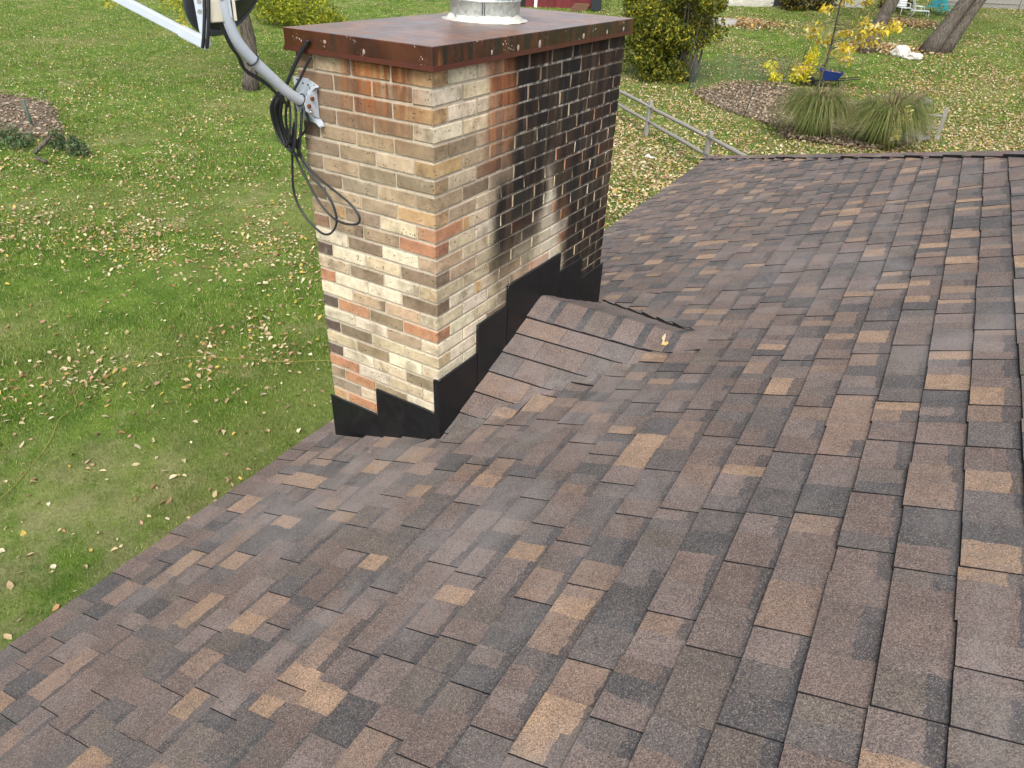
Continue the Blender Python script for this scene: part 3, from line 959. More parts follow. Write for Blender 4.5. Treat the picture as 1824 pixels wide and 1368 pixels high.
for c, sq in (((-.50, y0 - .001, 5.044), (1, .3, 1)), ((-.30, y0 - .001, 5.028), (.8, .3, 1.3))):
    blob((c[0], c[1], c[2] - 0), .008, M_DAB, 'sealant_dab', cap, sq)
for yy, s_ in ((.36, .9), (.56, 1.1), (.74, 1.5), (1.16, 1.2), (1.42, 1.0), (1.62, 1.0)):
    blob((x1 + .001, yy, 5.024), .0085 * s_, M_DAB, 'sealant_dab', cap, (.3, .8, 1.4))
# flue
FC = (-.352, .872, 5.086)
mb = MB(); R = .163
mb.lathe([(R, 0), (R, .078), (R + .004, .080), (R + .004, .086), (R, .088), (R, .16)], FC, 48)
mb.lathe([(R - .006, .16), (R - .006, 0)], FC, 48)
flue = mb.build('flue_pipe', M_GALV); cchild(flue)
mb = MB(); mb.lathe([(R + .001, .106), (R + .012, .104), (R + .012, .135), (R + .03, .15), (R + .001, .17)], FC, 48)
mb.lathe([(R + .05, .20), (R + .06, .198), (.02, .27), (0, .272)], FC, 40)
for k in range(4):
    a_ = k * math.pi / 2 + .4
    mb.tube([(FC[0] + (R + .004) * math.cos(a_), FC[1] + (R + .004) * math.sin(a_), FC[2] + .13), (FC[0] + (R + .02) * math.cos(a_), FC[1] + (R + .02) * math.sin(a_), FC[2] + .21)], .006, 6)
sub = mb.build('storm_collar', M_DARK); sub.parent = flue
a_ = math.atan2(-.80, .45)
mb = MB(); 
for da in (0, .06): mb.tube([(FC[0] + (R + .001) * math.cos(a_ + da), FC[1] + (R + .001) * math.sin(a_ + da), FC[2] + z_) for z_ in (.002, .078)], .0022, 6)
sub = mb.build('seam', M_DARK); sub.parent = flue
mb = MB(); n_ = 64; v = []
for j, (rr, zz) in enumerate(((R + .001, .024), (R + .006, .018), (R + .016, .006), (R + .030, .002), (R + .034, -.003))):
    for i in range(n_):
        a_ = 2 * math.pi * i / n_; k = noise.noise(Vector((math.cos(a_) * 3, math.sin(a_) * 3, j * .3)))
        r_ = rr + (.018 * k + .006 * noise.noise(Vector((math.cos(a_) * 11, math.sin(a_) * 11, j))) if j else 0); v.append((FC[0] + r_ * math.cos(a_), FC[1] + r_ * math.sin(a_), FC[2] + zz + (.012 if j < 2 else .003) * noise.noise(Vector((math.cos(a_) * 7, math.sin(a_) * 7, 5)))))
mb.add(v, [(j * n_ + i, j * n_ + (i + 1) % n_, (j + 1) * n_ + (i + 1) % n_, (j + 1) * n_ + i) for j in range(4) for i in range(n_)], smooth=True)
sub = mb.build('sealant_collar', M_WSEAL); sub.parent = flue

# step flashing
def plate(axis, lo_, hi_, poly, name='step_flashing'):
    mb = MB(); mb.prism(poly, axis, lo_, hi_)
    return cchild(mb.build(name, M_FL, fix=True))
def roofz(x, y): u, w = xy2uw(x, y); return H(u, w)
plate(1, -.0075, -.0015, [(-.722, 3.302), (-.55, 3.299), (-.372, 3.303), (-.372, roofz(-.37, 0) - .03), (-.722, roofz(-.72, 0) - .03)])
plate(1, -.0110, -.0020, [(-.388, 3.462), (-.2, 3.458), (-.008, 3.461), (.004, roofz(0, 0) - .03), (-.388, roofz(-.39, 0) - .03)])
plate(1, -.0140, -.0025, [(-.020, 3.655), (.0105, 3.657), (.0105, roofz(0, 0) - .03), (-.016, roofz(0, 0) - .03)])
FB = [(-.012, .318, 3.655, .0100), (.308, .592, 3.812, .0125), (.578, 1.126, 3.922, .0150), (1.112, 1.412, 3.806, .0125), (1.402, 1.734, 3.664, .0100)]
for ya, yb, zt2, px in FB:
    ys = np.linspace(ya, yb, 5)
    poly = [(yy, zt2 + .003 * noise.noise(Vector((yy * 9, 0, 1)))) for yy in ys] + [(yy, roofz(0.0, yy) - .03) for yy in ys[::-1]]
    plate(0, .0015, px, poly)
# sealant bead along the top edges
mb = MB()
def bead(p0, p1, r=.0065):
    n = 9; pts = []
    for i in range(n):
        t = i / (n - 1); p = Vector(p0).lerp(Vector(p1), t); p.z += .003 * noise.noise(p * 22); pts.append(p)
    mb.tube(pts, [r * (.8 + .5 * abs(noise.noise(p * 31))) for p in pts], 6)
bead((-.722, -.005, 3.303), (-.372, -.005, 3.304)); bead((-.388, -.006, 3.463), (-.008, -.006, 3.462))
for ya, yb, zt2, px in FB: bead((.006, ya, zt2), (.006, yb, zt2))
bead((-.388, -.008, 3.30), (-.388, -.008, 3.463), .005)
for ya, za, zb_ in ((.309, 3.65, 3.812), (.579, 3.81, 3.922), (1.126, 3.80, 3.922), (1.412, 3.66, 3.806)): bead((.010, ya, za), (.010, ya, zb_), .005)
cchild(mb.build('sealant_bead', M_SEAL))

# ---------------------------------------------------------------- satellite dish
dish = empty('satellite_dish', 'satellite dish seen from behind on a bent pale mast bolted to the chimney', 'satellite dish', loc=(-.65, -.01, 4.8))
def dchild(o): o.parent = dish; o.location = Vector(o.location) - Vector((-.65, -.01, 4.8)); return o
path = [(-.62, -.030, 4.797), (-.62, -.12, 4.846), (-.62, -.217, 4.929), (-.62, -.286, 4.992), (-.62, -.322, 5.030), (-.62, -.346, 5.064), (-.62, -.362, 5.102), (-.62, -.371, 5.142), (-.62, -.375, 5.19), (-.62, -.376, 5.33)]
def smooth_path(pts, n=6):
    pts = [Vector(p) for p in pts]; out = []
    for i in range(len(pts) - 1):
        p0, p1, p2, p3 = pts[max(i - 1, 0)], pts[i], pts[i + 1], pts[min(i + 2, len(pts) - 1)]
        for k in range(n):
            t = k / n
            out.append(.5 * ((2 * p1) + (-p0 + p2) * t + (2 * p0 - 5 * p1 + 4 * p2 - p3) * t * t + (-p0 + 3 * p1 - 3 * p2 + p3) * t ** 3))
    out.append(pts[-1]); return out
mb = MB(); mb.tube(smooth_path(path, 4), .0212, 20); dchild(mb.build('mast', M_MAST))
# wall bracket: a pressed plate with flared feet and a hinge saddle
mb = MB()
mb.prism([(-.722, 4.892), (-.642, 4.893), (-.586, 4.872), (-.594, 4.852), (-.622, 4.838), (-.634, 4.815), (-.632, 4.785), (-.612, 4.755), (-.578, 4.728), (-.572, 4.712), (-.600, 4.714), (-.700, 4.735), (-.712, 4.76), (-.700, 4.81), (-.722, 4.86)], 1, -.006, -.0012)
br = mb.build('wall_bracket', M_MAST, fix=True); dchild(br)
def sub(mbx, name, mat):
    o = mbx.build(name, mat, fix=True); o.parent = br; return o
mb = MB()
for xo in (-.648, -.596):
    mb.prism([(-.006, 4.865), (-.028, 4.85), (-.062, 4.838), (-.080, 4.812), (-.074, 4.780), (-.048, 4.762), (-.006, 4.742)], 0, xo, xo + .004)
mb.prism([(-.586, 4.874), (-.575, 4.868), (-.615, 4.838), (-.628, 4.842)], 1, -.03, -.0062)
mb.prism([(-.632, 4.76), (-.605, 4.735), (-.572, 4.712), (-.572, 4.718), (-.600, 4.748), (-.628, 4.772)], 1, -.03, -.0062)
sub(mb, 'hinge_saddle', M_MAST)
for (bx, by, bz, mt) in ((-.622, -.008, 4.858, M_STEEL), (-.5915, -.055, 4.775, M_STEEL), (-.5915, -.062, 4.800, M_RUST), (-.5915, -.040, 4.826, M_RUST), (-.60, -.008, 4.728, M_STEEL)):
    mb = MB()
    if bx == -.5915: mb.tube([(bx, by, bz), (bx + .009, by, bz)], .0085, 6); mb.tube([(bx + .009, by, bz), (bx + .013, by, bz)], .004, 8)
    else: mb.tube([(bx, by + .003, bz), (bx, by - .006, bz)], .0085, 6); mb.tube([(bx, by - .006, bz), (bx, by - .01, bz)], .004, 8)
    sub(mb, 'bolt', mt)
for (bx, bz) in ((-.70, 4.883), (-.668, 4.872), (-.640, 4.868), (-.605, 4.868)):
    mb = MB(); mb.tube([(bx, -.0055, bz), (bx, -.0068, bz)], .0045, 10); sub(mb, 'bolt_hole', M_DARK)
# dish shell
def at_px(x, y, depth):
    d = CAM_F + CAM_X * (x - 912) / FPX + CAM_DN * (y - 684) / FPX
    return Vector(CAM_O + d * depth)
n_d = Vector((-.871, -.250, .42)).normalized()
DC = Vector((-.781, -.132, 5.259)); RD = .265
rotm = n_d.to_track_quat('Z', 'Y').to_matrix()
mb = MB()
prof = [(RD * t, .16 * RD * t * t * 1.4) for t in np.linspace(0.0001, 1, 12)]
mb.lathe(prof + [(RD + .002, prof[-1][1] + .004), (RD * .97, prof[-1][1] + .004)] + [(r_ * .985, z_ + .006) for r_, z_ in prof[::-1]], DC, 56, M=rotm)
ds_ = mb.build('reflector', M_DISH); dchild(ds_)
mb = MB(); zz = prof[-1][1]
mb.lathe([(RD * .90, .16 * RD * .81 * 1.4 - .001), (RD * .95, zz * .86 - .006), (RD + .004, zz - .006), (RD + .008, zz + .004), (RD - .004, zz + .007)], DC, 56, M=rotm)
r_ = mb.build('rim', M_RIM); r_.parent = ds_
# rear mount: U clamp on the mast top and its yellowed cover
def obox(mb, c, ax, ay, az, h, bev=False):
    c = Vector(c); ax, ay, az = Vector(ax).normalized(), Vector(ay).normalized(), Vector(az).normalized()
    M4 = Matrix((ax, ay, az)).transposed().to_4x4(); M4.translation = c
    mb.box((-h[0], -h[1], -h[2]), h, M=M4)
viewr = Vector((CAM_X[0], CAM_X[1], 0)).normalized(); viewf = Vector((-.785, .614, 0)).normalized()
mb = MB()
obox(mb, (-.625, -.385, 5.215), viewr, viewf, (0, 0, 1), (.034, .003, .075))
obox(mb, Vector((-.625, -.385, 5.215)) + viewr * .033 + viewf * .03, viewr, viewf, (0, 0, 1), (.002, .032, .075))
obox(mb, Vector((-.625, -.385, 5.215)) - viewr * .033 + viewf * .03, viewr, viewf, (0, 0, 1), (.002, .032, .075))
o = mb.build('mast_clamp', M_MAST)
bv = o.modifiers.new('edge', 'BEVEL'); bv.width = .002; bv.segments = 2
clampo = dchild(o)
mb = MB(); obox(mb, Vector((-.625, -.385, 5.195)) - viewr * .030 - viewf * .008, viewr + Vector((0, 0, .10)), viewf, (-.12, -.05, 1), (.026, .006, .072))
o = mb.build('yellowed_cover', M_STAINW); bv = o.modifiers.new('edge', 'BEVEL'); bv.width = .006; bv.segments = 3; o.parent = clampo
mb = MB(); obox(mb, Vector((-.625, -.385, 5.195)) + viewr * .046 + viewf * .012, viewr, viewf, (.05, 0, 1), (.006, .014, .066))
o = mb.build('side_plate', M_STAINW); bv = o.modifiers.new('edge', 'BEVEL'); bv.width = .004; bv.segments = 2; o.parent = clampo
for dx_, dz_ in ((.012, .0), (-.045, -.05)):
    mb = MB(); c_ = Vector((-.625, -.392, 5.20 + dz_)) + viewr * dx_; mb.tube([c_, c_ - viewf * .012], .008, 6)
    o = mb.build('bolt', M_STEEL); o.parent = clampo
mb = MB(); p0, p1 = Vector((-.632, -.36, 5.26)), DC - n_d * .0
d_ = (p1 - p0).normalized(); obox(mb, (p0 + p1) / 2, d_, d_.cross(Vector((0, 0, 1))), Vector((0, 0, 1)), ((p1 - p0).length / 2, .03, .07))
o = mb.build('rear_mount', M_MAST); dchild(o)
# feed arm and its bracket
A0 = Vector((-.623, -.501, 5.077)); A1 = Vector((-1.053, -.695, 5.283))
dirA = (A1 - A0).normalized(); sideA = dirA.cross(Vector((0, 0, 1))).normalized(); upA = sideA.cross(dirA)
mb = MB(); obox(mb, (A0 + A1) / 2, dirA, sideA, upA, ((A1 - A0).length / 2, .012, .015))
o = mb.build('feed_arm', M_MAST); bv = o.modifiers.new('edge', 'BEVEL'); bv.width = .003; bv.segments = 2; dchild(o)
B0 = A0 + Vector((.012, .005, -.01)); B1 = Vector((-.690, -.410, 5.267))
mb = MB(); d_ = (B1 - B0).normalized()
obox(mb, (B0 + B1) / 2, viewr, viewf, (0, 0, 1), (.017, .014, (B1 - B0).length / 2))
obox(mb, B0 + dirA * .03 + Vector((0, 0, .004)), dirA, sideA, upA, (.05, .015, .018))
o = mb.build('arm_bracket', M_MAST); bv = o.modifiers.new('edge', 'BEVEL'); bv.width = .004; bv.segments = 2; ab = dchild(o)
for dz_ in (.10, .13):
    mb = MB(); c_ = B0 + Vector((-.006 + dz_ * .2, 0, dz_)); mb.tube([c_ - viewf * .012, c_ - viewf * .024], .008, 6); o = mb.build('bolt', M_STEEL); o.parent = ab
mb = MB()
for off in (-.007, .007):
    pts = [B0 + Vector((0, 0, -.012)) + viewr * (.004 + off) - viewf * .016 + dirA * -.0, B0 + viewr * (.016 + off) - viewf * .024 + Vector((0, 0, .03)), B0 + viewr * (.030 + off) - viewf * .026 + Vector((0, 0, .09)), B0 + viewr * (.042 + off) - viewf * .02 + Vector((0, 0, .16)), B0 + viewr * (.058 + off) - viewf * .01 + Vector((0, 0, .25))]
    mb.tube(smooth_path(pts, 5), .006, 8)
dchild(mb.build('feed_cable', M_CABLE))
# cable run under the mast and ties
mb = MB(); low = [Vector(p) + Vector((-.016, -.014, -.022)) for p in path[1:9]]
low[0] += Vector((0, 0, -.012)); low[2] += Vector((-.01, -.006, -.012))
mb.tube(smooth_path(low, 4), .0062, 8)
mb.tube(smooth_path([p + Vector((.008, 0, -.007)) for p in low], 4), .0055, 8)
dchild(mb.build('mast_cable', M_CABLE))
for i_ in (3, 0):
    c_ = Vector(path[i_]); 
    if i_ == 0: c_ = Vector((-.62, -.075, 4.822))
    t_ = (Vector(path[i_ + 1]) - Vector(path[i_])).normalized(); nx_ = t_.cross(Vector((1, 0, 0))).normalized(); ny_ = t_.cross(nx_)
    mb = MB(); mb.tube([c_ + (nx_ * math.cos(a_) + ny_ * math.sin(a_)) * .0245 for a_ in np.linspace(0, 2 * math.pi, 20)], .0028, 6, caps=False)
    dchild(mb.build('cable_tie', M_CABLE))

# coil of spare cable hung over the mast
mb = MB()
def cab(pts, r=.0052):
    mb.tube(smooth_path(pts, 6), r, 8)
def yv(pts, y0=-.05, dy=.0):
    return [(p[0], (y0 if len(p) < 3 else p[2]) , p[1]) for p in pts]
cab(yv([(-.578, 5.045, -.036), (-.606, 5.01, -.045), (-.636, 4.972, -.05), (-.668, 4.92, -.06), (-.703, 4.855, -.075), (-.735, 4.77, -.085), (-.742, 4.70, -.08), (-.72, 4.63, -.06)]), .0085)
cab(yv([(-.578, 4.985, -.03), (-.606, 4.945, -.04), (-.633, 4.90, -.05), (-.66, 4.85, -.07), (-.69, 4.79, -.09), (-.71, 4.70, -.085), (-.70, 4.62, -.06)]), .0055)
for i_ in range(5):
    d_ = i_ * .007; yq = -.112 + i_ * .012; lowz = 4.64 - .012 * i_ - .01 * (i_ % 2)
    cx_ = -.690 + (.010 if i_ % 2 else -.008)
    cab([(cx_ - .012 - d_, yq + .030, 4.862 - d_), (cx_ - .048 - d_ * .8, yq - .01, 4.79), (cx_ - .054 - d_, yq, 4.70), (cx_ - .030, yq, lowz + .005), (cx_ + .006, yq + .004, lowz), (cx_ + .026 + d_ * .5, yq + .01, 4.71), (cx_ + .018 + d_ * .5, yq + .03, 4.79), (cx_ - .006, yq + .034, 4.864 - d_)], .0052)
cab(yv([(-.72, 4.81, -.07), (-.775, 4.74, -.07), (-.79, 4.67, -.065), (-.76, 4.632, -.06), (-.72, 4.642, -.06), (-.70, 4.70, -.06)]))
cab(yv([(-.66, 4.79, -.035), (-.635, 4.735, -.03), (-.655, 4.69, -.035), (-.69, 4.65, -.045), (-.70, 4.61, -.05)]))
cab(yv([(-.73, 4.66, -.06), (-.733, 4.615), (-.71, 4.56), (-.672, 4.49), (-.61, 4.40), (-.538, 4.343), (-.47, 4.326), (-.405, 4.334), (-.372, 4.352), (-.374, 4.385), (-.42, 4.425), (-.50, 4.462), (-.57, 4.493), (-.645, 4.54), (-.69, 4.60), (-.71, 4.68)]))
cab(yv([(-.75, 4.67, -.06), (-.738, 4.60), (-.745, 4.53), (-.758, 4.44), (-.748, 4.37), (-.715, 4.316), (-.652, 4.268), (-.60, 4.247), (-.556, 4.258), (-.52, 4.295), (-.506, 4.34), (-.522, 4.40), (-.56, 4.45), (-.62, 4.495), (-.675, 4.553), (-.71, 4.64), (-.70, 4.72)]))
coil = mb.build('coiled_cable', M_CABLE)
tag(coil, 'black spare coaxial cable looped over the mast and hanging down the brick', 'cable')

# dead leaf standing on the cricket
def leaf_obj(name, pts, col, mat=M_LEAF, th=.0006):
    mb = MB(); n = len(pts); c = np.mean(pts, 0)
    v = [tuple(c)] + [tuple(p) for p in pts]
    mb.add(v, [(0, 1 + i, 1 + (i + 1) % n) for i in range(n)], col, 0)
    return mb
mb = MB()
lx, ly = 0.742, 0.935
lz = 3.728 - .054 * lx - .443 * .10 + .02
U2 = Vector((.846, .531, 0)); F2 = Vector((-.53, .85, 0))
def lp(a_, b_, c_): return Vector((lx, ly, lz)) + U2 * (a_ * .8) + F2 * (b_ * .8) + Vector((0, 0, c_ * .75))
mb.add([lp(-.012, 0, .0), lp(-.006, .004, .03), lp(-.016, .006, .05), lp(-.004, .006, .075), lp(.006, .008, .088), lp(.008, .004, .06), lp(.004, -.002, .03), lp(.006, -.003, .0)], [(0, 7, 6, 1), (1, 6, 5, 2), (2, 5, 4, 3)], (.62, .50, .32))
mb.add([lp(-.014, -.01, .006), lp(.012, -.016, .004), lp(.032, -.008, .018), lp(.026, .006, .026), lp(.0, .006, .012)], [(0, 1, 2, 3, 4)], (.52, .38, .12))
tag(mb.build('dead_leaf', M_LEAF), 'small pale and yellow dead leaf caught on the little roof behind the chimney', 'leaf')

# ---------------------------------------------------------------- trees and shrubs
def leafcloud(name, blobs, n, size, cols, parent=None, mat=None, droop=0.0, hollow=.55, gap=.30):
    """leaf-sized quads through a set of ellipsoids (cx,cy,cz,rx,ry,rz), thinned by noise so gaps show"""
    B = np.array(blobs, float); vol = B[:, 3] * B[:, 4] * B[:, 5]; vol = vol ** .7
    pick = rng.choice(len(B), size=int(n * 1.7), p=vol / vol.sum())
    d = rng.normal(size=(len(pick), 3)); d /= np.linalg.norm(d, axis=1)[:, None]
    rad = hollow + (1.05 - hollow) * rng.random(len(pick)) ** .7
    P = B[pick, :3] + d * rad[:, None] * B[pick, 3:]
    sc = 1.1 / max(.25, float(np.mean(B[:, 3:])))
    nv = np.array([noise.noise(Vector(p * sc * 2.2)) for p in P]); 
    keep = nv > np.quantile(nv, gap); P, d, nv = P[keep][:n], d[keep][:n], nv[keep][:n]
    k = len(P)
    a1 = rng.normal(size=(k, 3)) * .8 + d * .5; a1[:, 2] -= droop; a1 /= np.linalg.norm(a1, axis=1)[:, None]
    t = np.cross(a1, rng.normal(size=(k, 3))); t /= np.linalg.norm(t, axis=1)[:, None]
    s_ = size * rng.uniform(.6, 1.35, k)[:, None]
    V = np.stack([P - a1 * s_, P + t * s_ * .42, P + a1 * s_, P - t * s_ * .42], 1).reshape(-1, 3)
    F = np.arange(4 * k).reshape(k, 4)
    cl = np.array(cols)[rng.integers(0, len(cols), k)]
    cl = cl * (1 + .5 * nv / max(1e-6, np.abs(nv).max()))[:, None] * rng.uniform(.75, 1.25, k)[:, None]
    return fast_mesh(name, V, F, np.clip(cl, 0, .8), mat or M_FOL, parent)

def limb_path(p0, p1, n=7, amp=.15, seed=0):
    p0, p1 = Vector(p0), Vector(p1); out = []
    L = (p1 - p0).length
    for i in range(n):
        t = i / (n - 1); p = p0.lerp(p1, t)
        w_ = amp * L * math.sin(math.pi * t)
        p += Vector((noise.noise(Vector((t * 2.5, seed, 0))), noise.noise(Vector((t * 2.5, seed, 9))), noise.noise(Vector((t * 2.5, seed, 17))) * .4)) * w_
        out.append(p)
    return out
def trunk_mesh(mb, p0, p1, r0, r1, n=12, seed=0, flare=1.5, amp=.05):
    pts = limb_path(p0, p1, 12, amp, seed)
    rr = [r0 + (r1 - r0) * i / 11 for i in range(12)]; rr[0] = r0 * flare; rr[1] = r0 * (1 + (flare - 1) * .3)
    mb.tube(pts, rr, n)

# left tree in the lawn, its low sprays hang into view
tr = empty('tree', 'grey barked lawn tree behind the dish mast with low yellow sprays', 'tree', loc=(-22.18, 17.3, 0))
def kid(o, root): o.parent = root; o.location = Vector(o.location) - root.location; return o
mb = MB(); trunk_mesh(mb, (-22.1, 17.2, -.15), (-22.6, 17.9, 7.0), .27, .19, 14, 3, 1.25)
for i_, (tx, ty, tz) in enumerate(((-22.2, 14.6, 3.6), (-24.5, 13.9, 4.0), (-20.3, 16.2, 4.2), (-25, 19, 8), (-20, 20, 8.5), (-23, 22, 9))):
    mb.tube(limb_path((-22.4, 17.6, 4.6 + .3 * i_), (tx, ty, tz), 7, .12, i_), [.09 - .011 * j for j in range(7)], 6)
kid(mb.build('trunk', M_BARK), tr)
bl = [(-21.94, 14.7, 2.95, .35, .35, .45), (-21.75, 14.5, 2.35, .22, .22, .45), (-22.4, 14.6, 3.2, .5, .4, .35), (-24.1, 13.5, 3.1, .35, .35, .3), (-20.1, 16.1, 3.35, .45, .35, .3), (-22.2, 15.0, 3.7, 1.2, .8, .5), (-24, 14, 3.9, .9, .8, .5)]
YEL = [(.42, .40, .04), (.36, .38, .05), (.48, .42, .05), (.30, .33, .05)]
kid(leafcloud('low_spray', bl, 900, .085, YEL, droop=.5, hollow=.1), tr)
kid(leafcloud('crown', [(-22.5, 18, 9, 4, 4, 3), (-24, 16, 7.5, 2.5, 2.5, 1.6), (-20, 19.5, 8, 2.5, 2.5, 1.8)], 5000, .14, YEL + [(.16, .2, .04)]), tr)

# leaning trunks on the right
def lean_tree(label, base, topv, r, seed, crown, second=None):
    t = empty('tree', label, 'tree', loc=base)
    mb = MB(); trunk_mesh(mb, (base[0], base[1], base[2] - .15), topv, r, r * .62, 16, seed, 1.45, .03)
    for i_ in range(5):
        a_ = i_ * 1.3; mb.tube(limb_path(topv, (topv[0] + 2.5 * math.cos(a_), topv[1] + 2.5 * math.sin(a_), topv[2] + 3), 7, .1, i_), [r * .4 - r * .05 * j for j in range(7)], 6)
    if second:
        b2, t2, r2 = second
        trunk_mesh(mb, (b2[0], b2[1], b2[2] - .15), t2, r2, r2 * .65, 16, seed + 5, 1.4, .03)
    kid(mb.build('trunk', M_BARK), t)
    kid(leafcloud('crown', [(topv[0], topv[1], topv[2] + 4, 4.5, 4.5, 3)], 3500, .16, YEL), t)
    return t
lean_tree('broad double trunked tree leaning right behind the leaf strewn lawn', (-1.22, 42.2, 1.2), (1.9, 44.0, 9.6), .36, 4, None, ((-.60, 42.55, 1.24), (2.5, 44.4, 9.6), .28))
lean_tree('single grey tree trunk behind the yellow leaved sapling', (-3.95, 40.9, 1.06), (-1.9, 42.0, 9.5), .34, 8, None)

# young sapling with sparse yellow leaves
sp = empty('sapling', 'thin sapling with sparse yellow leaves behind the tall grasses', 'sapling', loc=(-4.32, 32.55, .25))
mb = MB(); tips = []
mb.tube(limb_path((-4.32, 32.55, .1), (-4.1, 33.0, 6.2), 10, .04, 3), [.055 - .0045 * j for j in range(10)], 8)
rs = random.Random(5)
for i_ in range(36):
    h_ = rs.uniform(1.1, 5.8); a_ = rs.uniform(0, 6.28); L = rs.uniform(1.0, 3.4)
    p0 = Vector((-4.25, 32.7, h_ + .1)); p1 = p0 + Vector((math.cos(a_) * L, math.sin(a_) * L * .8, rs.uniform(-.4, .9)))
    pts = limb_path(p0, p1, 6, .2, i_); mb.tube(pts, [.018, .014, .012, .010, .008, .006], 5)
    for k_ in (3, 4, 5): tips.append(pts[k_])
kid(mb.build('trunk', M_BARK), sp)
bl = [(p.x, p.y, p.z - .08, .26, .26, .2) for p in tips]
kid(leafcloud('crown', bl, 2800, .10, [(.55, .42, .03), (.62, .50, .06), (.50, .36, .04), (.66, .58, .28)], droop=.7, hollow=.05, gap=.35), sp)
# bright yellow shrub at its foot
ys = empty('yellow_shrub', 'narrow bright yellow shrub beside the blue wheelbarrow', 'shrub', loc=(-5.2, 33.0, .3))
mb = MB()
for i_ in range(6): mb.tube(limb_path((-5.1, 33, .2), (-5.1 + rs.uniform(-.45, .3), 33 + rs.uniform(-.3, .3), rs.uniform(1.4, 2.3)), 6, .1, i_), [.016 - .002 * j for j in range(6)], 5)
kid(mb.build('stem', M_BARK), ys)
kid(leafcloud('foliage', [(-5.0, 33, .9, .36, .35, .55), (-4.9, 33, 1.5, .32, .3, .45), (-5.3, 33.0, .7, .45, .35, .35), (-6.6, 33.0, .9, .4, .3, .25), (-6.2, 32.6, .55, .35, .3, .22)], 800, .085, [(.66, .58, .03), (.58, .50, .03), (.72, .66, .10)], hollow=.1), ys)
# large shrub right of the chimney
bs = empty('large_shrub', 'large dense yellow green shrub beyond the chimney cap', 'shrub', loc=(-9.9, 30.6, .1))
mb = MB()
for i_ in range(9): mb.tube(limb_path((-9.9 + rs.uniform(-.8, .8), 30.8, 0), (-9.9 + rs.uniform(-2, 2), 30.8 + rs.uniform(-1, 1), rs.uniform(2.5, 5)), 7, .1, i_), [.06 - .007 * j for j in range(7)], 6)
kid(mb.build('stem', M_BARK), bs)
bl = []
for i_ in range(64):
    a_ = rs.uniform(0, 6.28); rr_ = rs.uniform(.3, 1.0); zz_ = rs.uniform(.5, 5.4)
    k_ = .62 + .16 * min(zz_, 3.2)
    bl.append((-10.9 + 2.05 * k_ * rr_ * math.cos(a_), 30.7 + 1.6 * k_ * rr_ * math.sin(a_), zz_, rs.uniform(.5, .85), rs.uniform(.5, .85), rs.uniform(.4, .65)))
DKG = [(.045, .07, .015), (.07, .095, .018), (.11, .13, .02), (.24, .23, .022), (.38, .34, .03), (.16, .17, .02)]
kid(leafcloud('foliage', bl, 30000, .085, DKG, hollow=.45, gap=.10), bs)
# bright yellow-green shrub behind the cap on the left
yg = empty('round_shrub', 'bright lime green shrub far behind the left end of the cap', 'shrub', loc=(-33.5, 31.5, .3))
mb = MB(); mb.tube([(-33.5, 31.5, .0), (-33.5, 31.5, 2)], [.12, .06], 6); kid(mb.build('stem', M_BARK), yg)
kid(leafcloud('foliage', [(-34.8, 31.6, 1.4, 2.4, 1.6, 1.3), (-33, 31.4, 1.0, 1.8, 1.4, .9), (-31.6, 31.4, .6, 1.3, 1.2, .6), (-36.6, 31.6, 1.6, 1.8, 1.5, 1.4)], 7000, .10, [(.20, .24, .02), (.28, .30, .02), (.36, .36, .03), (.13, .17, .02)], hollow=.4, gap=.1), yg)

# ornamental grasses
def grass_clump(label, c, R, Ht, n, seed):
    r = np.random.default_rng(seed)
    root = empty('ornamental_grass', label, 'grass', group='tall arching ornamental grasses behind the roof', loc=c)
    a = r.uniform(0, 2 * np.pi, n); br = R * .30 * np.sqrt(r.random(n)); lean = r.random(n) ** .6
    h = Ht * r.uniform(.6, 1.1, n); out = lean * R * 1.05
    S_ = 5; V = []; ts = np.linspace(0, 1, S_)
    bend = r.normal(0, .35, n); kink = r.uniform(.75, 1.2, n); hz = r.normal(0, .05, n)
    dx, dy = np.cos(a), np.sin(a)
    px, py = -dy, dx
    for t in ts:
        rad = br + out * t ** 1.35
        z = h * (np.sin(t * np.pi * (.5 + .40 * lean)) / np.sin(np.pi * .5))
        wd = .009 * (1 - t * .85)
        x_, y_ = dx * rad * kink + px * bend * t * t * R * .5, dy * rad * kink + py * bend * t * t * R * .5; z = z + hz * t
        V.append(np.stack([x_ - px * wd, y_ - py * wd, z], 1)); V.append(np.stack([x_ + px * wd, y_ + py * wd, z], 1))
    V = np.stack(V, 1).reshape(-1, 3)
    idx = np.arange(n)[:, None] * (2 * S_)
    F = np.concatenate([np.stack([idx[:, 0] + 2 * k, idx[:, 0] + 2 * k + 1, idx[:, 0] + 2 * k + 3, idx[:, 0] + 2 * k + 2], 1) for k in range(S_ - 1)])
    pal = np.array([(.15, .20, .05), (.085, .125, .03), (.23, .26, .08), (.36, .32, .14), (.20, .13, .07)])
    cl = pal[r.choice(5, n, p=[.3, .24, .22, .16, .08])] * r.uniform(.55, 1.35, n)[:, None]
    o = fast_mesh('blades', V, F, np.tile(cl, (S_ - 1, 1)), M_FOL, root); o['kind'] = 'stuff'
    nt = 26
    a = r.uniform(0, 2 * np.pi, nt); q = r.uniform(.1, .6, nt) * R; z = Ht * r.uniform(.85, 1.12, nt)
    mbp = MB()
    for i in range(nt):
        p = Vector((math.cos(a[i]) * q[i], math.sin(a[i]) * q[i], z[i])); d = Vector((math.cos(a[i]) * .3, math.sin(a[i]) * .3, .35)) * r.uniform(.5, 1)
        mbp.tube([p - d * .6, p, p + d * .4, p + d * .7], [.002, .016, .014, .002], 4, (.30, .21, .15))
    po = mbp.build('plume', M_FOL, root); po['kind'] = 'stuff'
